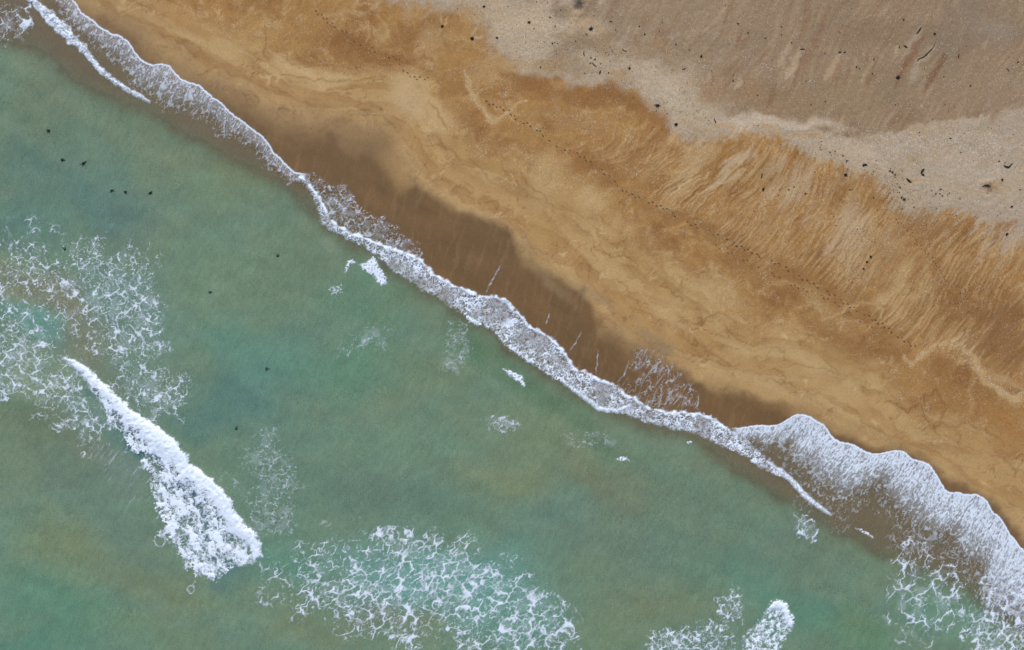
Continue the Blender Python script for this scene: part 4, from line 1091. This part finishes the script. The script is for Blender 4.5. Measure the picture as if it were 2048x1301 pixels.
for i, (pts, lab) in enumerate([
    ([(1000, 532), (992, 548), (982, 565), (972, 585)], 'longest pale foam thread, on wet sand above the middle of the shore break'),
    ([(1162, 665), (1152, 685), (1140, 702)], 'slanting foam thread on wet sand halfway along the shore break'),
    ([(1196, 700), (1194, 728), (1192, 748)], 'upright foam thread on wet sand left of the wispy backwash streaks'),
    ([(1258, 722), (1250, 748), (1235, 765)], 'bent foam thread on wet sand along the left side of the wispy streaks'),
    ([(1280, 716), (1279, 732)], 'tiny upright foam thread at the top of the wispy backwash streaks'),
    ([(1332, 728), (1341, 750)], 'short foam thread leaning right at the upper right of the wispy streaks'),
    ([(1396, 790), (1397, 805), (1389, 820)], 'curved foam thread at the right end of the wet sand, right of the wispy streaks'),
    ([(1100, 628), (1092, 648)], 'short faint foam thread on wet sand just above the widest shore break'),
    ([(1340, 785), (1358, 778)], 'nearly level foam thread inside the wispy backwash streaks')]):
    def thread(u, v, pts=pts, i=i):
        d, k = segdist(u + 2 * perlin(u / 9, v / 9, 781), v, pts)
        c = np.exp(-(d / 1.25) ** 2) * (0.18 + 0.32 * sstep(-.4, .4, perlin(u / 8, v / 8, 782 + i))) * np.sin(np.clip(k, .03, .97) * np.pi) ** 0.4
        return c, 0.01 + 0.01 * c
    foam('foam_thread', bb(pts, 8), thread, lab, 1.1, 'foam', 'foam threads on the wet sand', None, base=0.03)

for cx, cy, r, lab in [(319, 1082, 11, 'larger small ring of foam hanging off the lower left of the big breaker'), (382, 1180, 7, 'tiny ring of foam below the lower end of the big breaker')]:
    ring = [(cx + r * math.cos(k / 12 * 6.283), cy + r * 1.1 * math.sin(k / 12 * 6.283)) for k in range(13)] + [(cx + r * 0.6, cy - r * 1.6), (cx + r * 1.2, cy - r * 2.4)]

    def loop(u, v, ring=ring):
        d, k = segdist(u + 2.5 * perlin(u / 7, v / 7, 785), v + 2.5 * perlin(u / 7, v / 7, 786), ring)
        c = np.exp(-(d / 1.3) ** 2) * (0.45 + 0.3 * perlin(u / 6, v / 6, 787))
        return c, 0.02 * c
    foam('foam_ring', bb(ring, 10), loop, lab, 1.1, 'foam', 'foam rings by the big breaker', None)


# rays of spray blown back off the big breaker
def wisps(u, v):
    M = sstep(-14, 10, polysd(u, v, [(150, 750), (195, 800), (250, 880), (300, 950), (310, 1000), (270, 1010), (215, 960), (180, 910), (150, 850), (120, 800)]))
    a = math.radians(128)
    x, y = -u * math.sin(a) + v * math.cos(a), u * math.cos(a) + v * math.sin(a)
    k = fbm(x / 3.2, y / 60, 3, 791, 0.55)
    c = M * sstep(0.30, 0.75, k) * 0.42 * sstep(-0.4, 0.5, perlin(u / 30, v / 30, 792))
    return c, 0.02 * c


foam('foam_patch', (90, 730, 340, 1030), wisps, 'fine foam streaks trailing seaward behind the big breaker', 1.3)

# ------------------------------------------------------------------ seaweed, stones and other small things
def clump_mesh(name, seed, mat, fronds=7, length=0.55, core=0.24, flat=0.5, spread=6.28, lean=0.0):
    """a lump of seaweed: an uneven core with tapering, bent fronds"""
    r = random.Random(seed)
    vs, fs = [], []
    n, m = 9, 5
    b0 = len(vs)
    vs.append((0, 0, core * flat))
    for j in range(1, m):
        a = j / (m - 1) * math.pi / 2
        for i in range(n):
            p = 2 * math.pi * i / n
            rad = core * math.sin(a) * (0.65 + 0.6 * r.random())
            vs.append((rad * math.cos(p), rad * math.sin(p) * 0.8, core * flat * math.cos(a) - 0.01))
    for i in range(n):
        fs.append((b0, b0 + 1 + i, b0 + 1 + (i + 1) % n))
    for j in range(m - 2):
        for i in range(n):
            p, q = b0 + 1 + j * n + i, b0 + 1 + j * n + (i + 1) % n
            fs.append((p, p + n, q + n, q))
    for f in range(fronds):
        a = lean + spread * (f + r.uniform(-.3, .3)) / max(fronds, 1)
        L = length * r.uniform(0.45, 1.1)
        w = core * r.uniform(0.22, 0.42)
        bend = r.uniform(-1.2, 1.2)
        x, y = 0.3 * core * math.cos(a), 0.3 * core * math.sin(a)
        base = len(vs)
        steps = 5
        for k in range(steps + 1):
            q = k / steps
            ww = w * (1 - q) ** 0.7 * (1 + 0.3 * math.sin(q * 9 + f)) + 0.006
            zc = core * flat * 0.6 * (1 - q) + 0.02
            nx, ny = -math.sin(a), math.cos(a)
            vs += [(x + nx * ww, y + ny * ww, zc), (x, y, zc + ww * 0.5), (x - nx * ww, y - ny * ww, zc), (x, y, zc - ww * 0.5)]
            a += bend / steps
            x += math.cos(a) * L / steps
            y += math.sin(a) * L / steps
        for k in range(steps):
            for e in range(4):
                p, q = base + k * 4 + e, base + k * 4 + (e + 1) % 4
                fs.append((p, q, q + 4, p + 4))
    me = bpy.data.meshes.new(name)
    me.from_pydata(vs, [], fs)
    me.update()
    for p in me.polygons:
        p.use_smooth = True
    me.materials.append(mat)
    return me


def strand(name, pts, w, mat, label, cat, group=None, water=False, lift=0.03):
    """a stalk or ribbon lying along traced points"""
    P = np.array(pts, float)
    k = np.linspace(0, len(P) - 1, max(8, len(P) * 3))
    xs, ys = np.interp(k, range(len(P)), P[:, 0]), np.interp(k, range(len(P)), P[:, 1])
    W = [at(a, b, lift, water) for a, b in zip(xs, ys)]
    c = np.array(W[len(W) // 2])
    r = random.Random(int(P.sum()))
    vs, fs = [], []
    for i, p in enumerate(W):
        a, b = np.array(W[max(i - 1, 0)]), np.array(W[min(i + 1, len(W) - 1)])
        d = b - a
        d /= np.linalg.norm(d)
        nx, ny = -d[1], d[0]
        q = i / (len(W) - 1)
        ww = w * (0.35 + 0.65 * math.sin(math.pi * min(max(q, .06), .94))) * r.uniform(0.75, 1.25)
        x, y, zz = np.array(p) - c
        for e in range(6):
            th = e / 6 * 2 * math.pi
            vs.append((x + nx * ww * math.cos(th), y + ny * ww * math.cos(th), zz + ww * 0.7 * math.sin(th)))
    for i in range(len(W) - 1):
        for e in range(6):
            p, q = i * 6 + e, i * 6 + (e + 1) % 6
            fs.append((p, q, q + 6, p + 6))
    fs += [tuple(range(5, -1, -1)), tuple(range(len(vs) - 6, len(vs)))]
    me = bpy.data.meshes.new(name)
    me.from_pydata(vs, [], fs)
    me.materials.append(mat)
    for p in me.polygons:
        p.use_smooth = True
    return tag(link(name, me, None, tuple(c)), label, cat, group)


def stone_mesh(seed, r0):
    r = np.random.default_rng(seed)
    n, m = 12, 7
    vs, fs = [(0, 0, r0 * 0.75)], []
    ph = r.random(4) * 6
    for j in range(1, m):
        a = j / (m - 1) * math.pi * 0.62
        for i in range(n):
            p = 2 * math.pi * i / n
            k = r0 * (1 + 0.14 * math.sin(2 * p + ph[0]) + 0.08 * math.sin(3 * p + ph[1] + a * 2) + r.uniform(-.04, .04))
            vs.append((k * math.sin(a) * math.cos(p), k * math.sin(a) * math.sin(p) * 0.85, k * 0.75 * math.cos(a)))
    for i in range(n):
        fs.append((0, 1 + i, 1 + (i + 1) % n))
    for j in range(m - 2):
        for i in range(n):
            p, q = 1 + j * n + i, 1 + j * n + (i + 1) % n
            fs.append((p, p + n, q + n, q))
    me = bpy.data.meshes.new('stone')
    me.from_pydata(vs, [], fs)
    for p in me.polygons:
        p.use_smooth = True
    me.materials.append(M_STONE)
    return me


# dark stones bedded in the sand
for i, (x, y, r0, lab) in enumerate([
    (884.6, 52.5, 0.25, 'round black stone with two pale rays of washed sand above it'), (944.3, 77, 0.32, 'largest black stone, beside a pale washed sand streak near the top centre'),
    (994, 76, 0.22, 'upright oval black stone on a pale sand patch right of two rounder stones'), (2014, 468.7, 0.25, 'round black stone on rusty sand fingers near the right edge'),
    (1741.5, 513.7, 0.22, 'topmost of three small black stones in a row on pale rippled sand'), (1734, 524, 0.22, 'middle of three small black stones in a row on pale rippled sand'),
    (1727.5, 538, 0.18, 'lowest of three small black stones in a row on pale rippled sand'), (2004.6, 360, 0.22, 'small black stone above the round dug hollow near the right edge'),
    (1352, 249, 0.30, 'black stone on gritty pale sand at the foot of the berm'), (1352, 89, 0.15, 'small round dark stone on the grey upper sand, top centre right')]):
    o = link('stone', stone_mesh(900 + i, r0), None, at(x, y, 0.02))
    o.rotation_euler.z = i * 1.3
    tag(o, lab, 'stone', 'black stones on the sand')

# seaweed afloat off the beach
WEED = [(97, 261, 2.2, 'highest floating seaweed clump, alone in grey-green water at left'), (124.6, 319.6, 2.5, 'left seaweed clump of the middle floating pair, with a short tail'), (166.9, 326.4, 2.6, 'largest floating seaweed clump, right one of the middle pair'),
        (223.3, 380.4, 2.4, 'thin broken floating seaweed clump, left of the lower row of three'), (250.2, 383.7, 2.5, 'compact floating seaweed clump, middle of the lower row of three'), (300.6, 386, 2.9, 'spiky floating seaweed clump with a pointed tail, right of the lower row of three')]
for i, (x, y, a, lab) in enumerate(WEED):
    me = clump_mesh('floating_seaweed', 300 + i, M_WEED, 4 if i != 3 else 6, 0.56 if i != 2 else 0.75, 0.25 if i not in (3,) else 0.15, 0.4, 3.4, a + 1.2)
    o = link('floating_seaweed', me, None, at(x, y, 0.05, True))
    tag(o, lab, 'seaweed', 'seaweed clumps afloat off the beach')
    # a drawn-out tail trailing from each clump is part of its mesh
for i, (x, y, lab) in enumerate([(129, 499, 'blurred dark seaweed scrap among foam threads at left'), (421, 585, 'faint blurred seaweed scrap in olive water right of the foam net'), (555, 512, 'blurred seaweed scrap in green water below the top left shallows'),
                                 (533, 737, 'faint narrow seaweed scrap in teal water at mid left'), (472, 858, 'dark blurred seaweed scrap in teal water right of the big breaker')]):
    me = clump_mesh('drifting_seaweed', 330 + i, M_WEED_SUNK, 3, 0.55, 0.26, 0.25, 2.6, [1.0, 1.6, 0.2, 4.4, 0.6][i])
    o = link('drifting_seaweed', me, None, at(x, y, 0.04, True))
    tag(o, lab, 'seaweed', 'dim seaweed scraps adrift in the water')

# bigger pieces cast up on the sand, each with its own label
for i, (x, y, L, core, mat, lab) in enumerate([
    (1182, 58, .45, .26, M_WEED, 'dark spiky seaweed clump on grey sand right of the dug pit'), (1796, 155.4, .45, .34, M_WEED, 'ragged black seaweed clump alone in the middle of the grey flat'),
    (1315, 211, .55, .26, M_WEED, 'black star-shaped seaweed clump on the edge of the pale berm'), (1058, 45, .3, .22, M_REDWEED, 'reddish brown seaweed clump on gritty pale sand at top centre'),
    (1691, 350, .45, .24, M_WEED, 'black seaweed tuft on speckled brown sand below the berm'), (1526.6, 379, .35, .22, M_WEED, 'black seaweed tuft below a thin kelp stalk on rippled sand'),
    (967.6, 13.3, .3, .20, M_WEED, 'small black seaweed lump near the top edge, above the largest stone'), (1259, 137, .4, .18, M_WEED, 'broken dark seaweed scraps curled together on pale sand at top centre'),
    (1402.6, 113, .35, .2, M_WEED, 'black hooked seaweed piece on grey sand left of a gritty shell patch'), (1846, 350, .4, .2, M_WEED, 'short dark seaweed knot beside the black kelp bar on the berm'),
    (1808, 399, .4, .16, M_WEED, 'crooked little seaweed scrap below the curled kelp on the berm'), (2024, 413.6, .3, .18, M_WEED, 'small black seaweed scrap near the right edge below the dug hollow'), (1869.6, 67.7, .3, .2, M_WEED, 'dark seaweed scrap standing above the long kelp arc on the flat')]):
    me = clump_mesh('seaweed_clump', 400 + i, mat, 6, L, core)
    tag(link('seaweed_clump', me, None, at(x, y, 0.03)), lab, 'seaweed', 'seaweed clumps cast up on the sand')

# stalks and ribbons of kelp
for pts, w, lab in [([(1244, 98), (1248, 102), (1254, 103)], .075, 'short curved kelp stalk on pale sand at top centre'), ([(1168, 102), (1167.5, 108), (1169, 113)], .10, 'upright kelp stalk on grey sand below the spiky seaweed clump'), ([(1183, 125), (1188, 130), (1193, 134)], .08, 'thin straight slanting kelp stalk on pale sand at top centre'),
                    ([(1202, 141), (1200, 145), (1199, 148)], .13, 'stubby leaning kelp stalk just right of the thin slanting one'), ([(1218, 44), (1222, 43), (1225, 44)], .08, 'tiny pale kelp stalk near the top edge, right of the dug pit'), ([(1428, 237), (1430, 242), (1432, 247)], .09, 'lone kelp stalk on pale sand where the berm begins'),
                    ([(1524.5, 346), (1524, 352), (1522, 357)], .10, 'thin kelp stalk on rippled sand above a black tuft'), ([(1364, 139), (1369, 138), (1372, 137)], .07, 'faint kelp stalk lying flat on gritty pale sand'), ([(1843, 55), (1838, 62), (1833, 68)], .17, 'dark kelp ribbon slanting down the grey flat at upper right'),
                    ([(1871, 85), (1867, 95), (1858, 104), (1848, 114), (1838, 118), (1834, 123)], .10, 'long broken kelp arc curving down the grey flat'), ([(1600, 100), (1605, 98.5), (1610, 99.5)], .12, 'flat kelp ribbon at the head of a pale streak on the flat'), ([(1677, 105), (1683, 104)], .12, 'left of two short kelp bits side by side above pale streaks'),
                    ([(1687, 106), (1692, 104)], .12, 'right of two short kelp bits side by side above pale streaks'), ([(1798, 97), (1800, 91)], .11, 'upright kelp bit left of a slanting one on the flat'), ([(1808, 91), (1812, 94), (1815, 96)], .13, 'slanting kelp bit right of an upright one on the flat'), ([(1918.5, 107), (1917.5, 112), (1917, 116)], .10, 'upright kelp stalk alone on the right of the grey flat'),
                    ([(2013, 137), (2017, 141), (2019, 144)], .07, 'thin kelp stalk near the right edge of the grey flat'), ([(1848.5, 338), (1845, 342), (1842, 347)], .22, 'thick black kelp bar on the pale berm at right'), ([(1726, 334), (1727, 330.5), (1731, 329.5), (1735, 331)], .20, 'hooked black kelp piece at the left end of the pale berm'),
                    ([(1813, 357), (1816, 360), (1820, 364), (1823, 365)], .18, 'curled black kelp strip left of the kelp bar on the berm'), ([(2008, 331), (2012, 334), (2018, 335), (2022, 330), (2026, 327)], .16, 'kelp curled into a half ring near the right edge'), ([(1965, 374), (1970, 371), (1976, 371), (1981, 373)], .13, 'brown kelp strip lying across the round dug hollow'),
                    ([(1583, 88), (1584, 84)], .12, 'kelp bit at the head of the leftmost pale streak on the flat'), ([(1747, 121), (1749, 116)], .10, 'kelp bit standing between the paired bits and the black clump on the flat')]:
    strand('kelp_stalk', pts, w, M_STRAND if w < .09 else M_WEED, lab, 'kelp', 'kelp stalks and strips on the sand')

# small dark scraps that nothing tells apart, by the ground they lie on
SCRAPS = [('small dark scrap of seaweed on gritty pale sand at top centre', [(1100, 35), (1105, 87), (1173, 69), (1169, 147), (1081, 135), (1016, 13), (1110, 53), (1068, 57), (1151, 83), (1108, 86), (1115, 87), (1182, 116), (1190, 119), (1180, 127), (1202, 128), (1231, 60), (1217, 146), (1095, 6), (1073, 4), (1121, 20), (1225, 103)]),
          ('small dark scrap of seaweed on the grey sand flat', [(1451, 12), (1289.5, 69), (1279, 53), (1318.5, 63), (1423.6, 143), (1515, 191), (1466.6, 162), (1476, 48), (1496, 66), (1325, 45), (1379, 100), (1807.5, 39.7), (1849, 138), (1650, 107), (1677.7, 64.4), (1713, 134), (1719, 137), (1791, 210), (1796, 208), (1887.6, 154), (1941, 172), (1745, 148), (1612, 163), (1651, 204), (1622, 210), (1563, 54), (1563, 70), (1531, 77), (2036, 125)]),
          ('small dark scrap of seaweed on the pale berm', [(1839, 265), (1901, 277), (1611, 388), (1588, 374), (1578, 380), (1747, 396), (1640, 295), (1642, 300), (1660, 305), (1670, 303), (1686, 312), (1694, 322), (1780, 342), (1785, 345), (1790, 350), (1795, 368), (1800, 375), (1803, 395), (1828, 415), (1850, 417), (1880, 388), (1885, 392), (1898, 387), (1895, 390), (1863, 382), (1872, 388), (1920, 398), (1700, 380), (1630, 345), (2040, 380), (1922, 305), (1998, 323), (1881, 379)])]
protos = [clump_mesh('seaweed_scrap', 460 + i, M_WEED if i < 3 else M_STRAND, 3, 0.20 + 0.05 * i, 0.10 + 0.02 * i, 0.5) for i in range(5)]
rs = random.Random(5)
MARKS = [(1157, 12, 'dug pit'), (1182, 58, 'spiky seaweed clump'), (1058, 45, 'reddish seaweed clump'), (944, 77, 'largest black stone'), (994, 76, 'oval black stone'), (1259, 137, 'curled seaweed scraps'), (1188, 130, 'thin slanting kelp stalk'), (1246, 101, 'curved kelp stalk'),
         (1315, 211, 'star-shaped clump'), (1352, 249, 'stone under the berm'), (1402, 113, 'hooked black seaweed'), (1430, 242, 'lone kelp stalk'), (1352, 89, 'small round stone'), (1605, 99, 'flat kelp ribbon'), (1685, 104, 'paired kelp bits'), (1796, 155, 'ragged black clump'), (1838, 62, 'slanting kelp ribbon'),
         (1855, 105, 'long kelp arc'), (1917, 112, 'upright kelp stalk'), (2017, 141, 'thin right-edge stalk'), (1846, 342, 'thick kelp bar'), (1729, 332, 'hooked kelp piece'), (1818, 361, 'curled kelp strip'), (2017, 333, 'half-ring kelp'), (1974, 379, 'round dug hollow'), (1691, 350, 'black seaweed tuft'), (1526, 379, 'tuft under the stalk'), (1808, 399, 'crooked seaweed bit')]
DIRS = ['right of', 'lower right of', 'below', 'lower left of', 'left of', 'upper left of', 'above', 'upper right of']
taken = set()


def scrap_label(x, y, ground):
    near = sorted(MARKS, key=lambda m: math.hypot(m[0] - x, m[1] - y))
    for mx_, my_, nm in near[:12]:
        d = math.hypot(x - mx_, y - my_)
        k = DIRS[int(round(math.atan2(y - my_, x - mx_) / (math.pi / 4))) % 8]
        how = 'just ' if d < 22 else ('' if d < 65 else 'well ')
        lab = 'dark seaweed scrap on the %s, %s%s the %s' % (ground, how, k, nm)
        if lab not in taken:
            taken.add(lab)
            return lab
    return 'dark seaweed scrap on the ' + ground


for (lab, pts), ground in zip(SCRAPS, ('gritty sand', 'grey flat', 'pale berm')):
    for (x, y) in pts:
        o = link('seaweed_scrap', protos[rs.randrange(5)], None, at(x, y, 0.02))
        o.rotation_euler.z = rs.uniform(0, 6.28)
        o.scale = (rs.uniform(.55, 1.0),) * 3
        tag(o, scrap_label(x, y, ground), 'seaweed', lab.replace('small dark scrap', 'scraps'))

# lumps thrown up round the dug pit at the top edge
lump_v = []
for k in range(26):
    a = rs.uniform(0, 6.28)
    q = rs.uniform(15, 27)
    lump_v.append((1157 + q * math.cos(a), 12 + q * math.sin(a) * 0.8, rs.uniform(.07, .16)))


def pile(name, items, mat, label, flat=0.6):
    """many little low grains in one mesh"""
    vs, fs = [], []
    r = random.Random(17)
    arr = np.array([(a, b) for a, b, _ in items], np.float32)
    zz = ground_z(arr[:, 0], arr[:, 1])
    for (x, y, q), z0 in zip(items, zz):
        X, Y = unproject(x, y, z0)
        b = len(vs)
        p0 = r.uniform(0, 6.28)
        n = 5
        e = r.uniform(0.5, 1.0)
        ca, sa = math.cos(p0), math.sin(p0)
        for i in range(n):
            t = i / n * 6.283
            px, py = q * math.cos(t) * r.uniform(.7, 1.2), q * e * math.sin(t) * r.uniform(.7, 1.2)
            vs.append((X + px * ca - py * sa, Y + px * sa + py * ca, z0 - 0.02))
        vs.append((X + r.uniform(-.3, .3) * q, Y + r.uniform(-.3, .3) * q, z0 + q * flat + 0.04))
        fs += [(b + i, b + (i + 1) % n, b + n) for i in range(n)]
    me = bpy.data.meshes.new(name)
    me.from_pydata(vs, [], fs)
    me.materials.append(mat)
    return tag(link(name, me), label, None, None, 'stuff')


pile('dug_sand_lumps', lump_v, M_LUMP, 'crumbs of sand thrown up round the dug pit')

# wrack: fine dark crumbs of weed strewn over the berm and the upper beach
rw = np.random.default_rng(77)
wr = []
for x, y, sx, sy, a, n in [(1730, 345, 60, 16, 18, 150), (1840, 400, 90, 22, 14, 260), (1640, 300, 50, 18, 16, 70), (1850, 440, 70, 14, 14, 110), (1600, 380, 40, 26, 30, 90), (1960, 320, 90, 40, 0, 160), (1960, 260, 120, 30, 0, 110), (1080, 70, 70, 45, 0, 150), (1240, 120, 80, 40, 10, 150), (1350, 190, 70, 40, 30, 170),
                           (1400, 240, 70, 16, 24, 70), (1700, 120, 240, 80, 0, 170), (1720, 470, 50, 30, 120, 40), (1850, 490, 40, 22, 30, 60), (1950, 590, 50, 30, 20, 70), (1930, 610, 30, 22, 20, 50), (2000, 440, 60, 30, 0, 60), (1550, 480, 20, 40, 0, 30), (1690, 450, 26, 16, 20, 26), (1860, 515, 30, 12, 45, 26), (1770, 365, 30, 14, 45, 60), (1900, 700, 180, 90, 30, 60), (1966, 571, 8, 14, 40, 26), (1923, 591, 10, 10, 0, 22), (1950, 617, 10, 12, 40, 24), (1836, 472, 16, 5, 30, 24), (1856, 494, 12, 6, 40, 26), (1716, 467, 8, 8, 0, 14)]:
    ca, sa = math.cos(math.radians(a)), math.sin(math.radians(a))
    for k in range(n):
        p, q = rw.normal() * sx, rw.normal() * sy
        wr.append((x + p * ca - q * sa, y + p * sa + q * ca, float(rw.uniform(.04, .11) * (1.5 if rw.random() < .07 else 1))))
wr = [w for w in wr if st(*w[:2])[1] > cL(np.array([st(*w[:2])[0]]))[0]]
pile('beach_wrack', wr, M_WRACK, 'fine dark crumbs of dried weed strewn over the upper beach', 0.4)

# ------------------------------------------------------------------ footprints
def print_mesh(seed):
    """a footprint: sole mark, damp and dent shade both in its dark colour, with a low pushed-up rim"""
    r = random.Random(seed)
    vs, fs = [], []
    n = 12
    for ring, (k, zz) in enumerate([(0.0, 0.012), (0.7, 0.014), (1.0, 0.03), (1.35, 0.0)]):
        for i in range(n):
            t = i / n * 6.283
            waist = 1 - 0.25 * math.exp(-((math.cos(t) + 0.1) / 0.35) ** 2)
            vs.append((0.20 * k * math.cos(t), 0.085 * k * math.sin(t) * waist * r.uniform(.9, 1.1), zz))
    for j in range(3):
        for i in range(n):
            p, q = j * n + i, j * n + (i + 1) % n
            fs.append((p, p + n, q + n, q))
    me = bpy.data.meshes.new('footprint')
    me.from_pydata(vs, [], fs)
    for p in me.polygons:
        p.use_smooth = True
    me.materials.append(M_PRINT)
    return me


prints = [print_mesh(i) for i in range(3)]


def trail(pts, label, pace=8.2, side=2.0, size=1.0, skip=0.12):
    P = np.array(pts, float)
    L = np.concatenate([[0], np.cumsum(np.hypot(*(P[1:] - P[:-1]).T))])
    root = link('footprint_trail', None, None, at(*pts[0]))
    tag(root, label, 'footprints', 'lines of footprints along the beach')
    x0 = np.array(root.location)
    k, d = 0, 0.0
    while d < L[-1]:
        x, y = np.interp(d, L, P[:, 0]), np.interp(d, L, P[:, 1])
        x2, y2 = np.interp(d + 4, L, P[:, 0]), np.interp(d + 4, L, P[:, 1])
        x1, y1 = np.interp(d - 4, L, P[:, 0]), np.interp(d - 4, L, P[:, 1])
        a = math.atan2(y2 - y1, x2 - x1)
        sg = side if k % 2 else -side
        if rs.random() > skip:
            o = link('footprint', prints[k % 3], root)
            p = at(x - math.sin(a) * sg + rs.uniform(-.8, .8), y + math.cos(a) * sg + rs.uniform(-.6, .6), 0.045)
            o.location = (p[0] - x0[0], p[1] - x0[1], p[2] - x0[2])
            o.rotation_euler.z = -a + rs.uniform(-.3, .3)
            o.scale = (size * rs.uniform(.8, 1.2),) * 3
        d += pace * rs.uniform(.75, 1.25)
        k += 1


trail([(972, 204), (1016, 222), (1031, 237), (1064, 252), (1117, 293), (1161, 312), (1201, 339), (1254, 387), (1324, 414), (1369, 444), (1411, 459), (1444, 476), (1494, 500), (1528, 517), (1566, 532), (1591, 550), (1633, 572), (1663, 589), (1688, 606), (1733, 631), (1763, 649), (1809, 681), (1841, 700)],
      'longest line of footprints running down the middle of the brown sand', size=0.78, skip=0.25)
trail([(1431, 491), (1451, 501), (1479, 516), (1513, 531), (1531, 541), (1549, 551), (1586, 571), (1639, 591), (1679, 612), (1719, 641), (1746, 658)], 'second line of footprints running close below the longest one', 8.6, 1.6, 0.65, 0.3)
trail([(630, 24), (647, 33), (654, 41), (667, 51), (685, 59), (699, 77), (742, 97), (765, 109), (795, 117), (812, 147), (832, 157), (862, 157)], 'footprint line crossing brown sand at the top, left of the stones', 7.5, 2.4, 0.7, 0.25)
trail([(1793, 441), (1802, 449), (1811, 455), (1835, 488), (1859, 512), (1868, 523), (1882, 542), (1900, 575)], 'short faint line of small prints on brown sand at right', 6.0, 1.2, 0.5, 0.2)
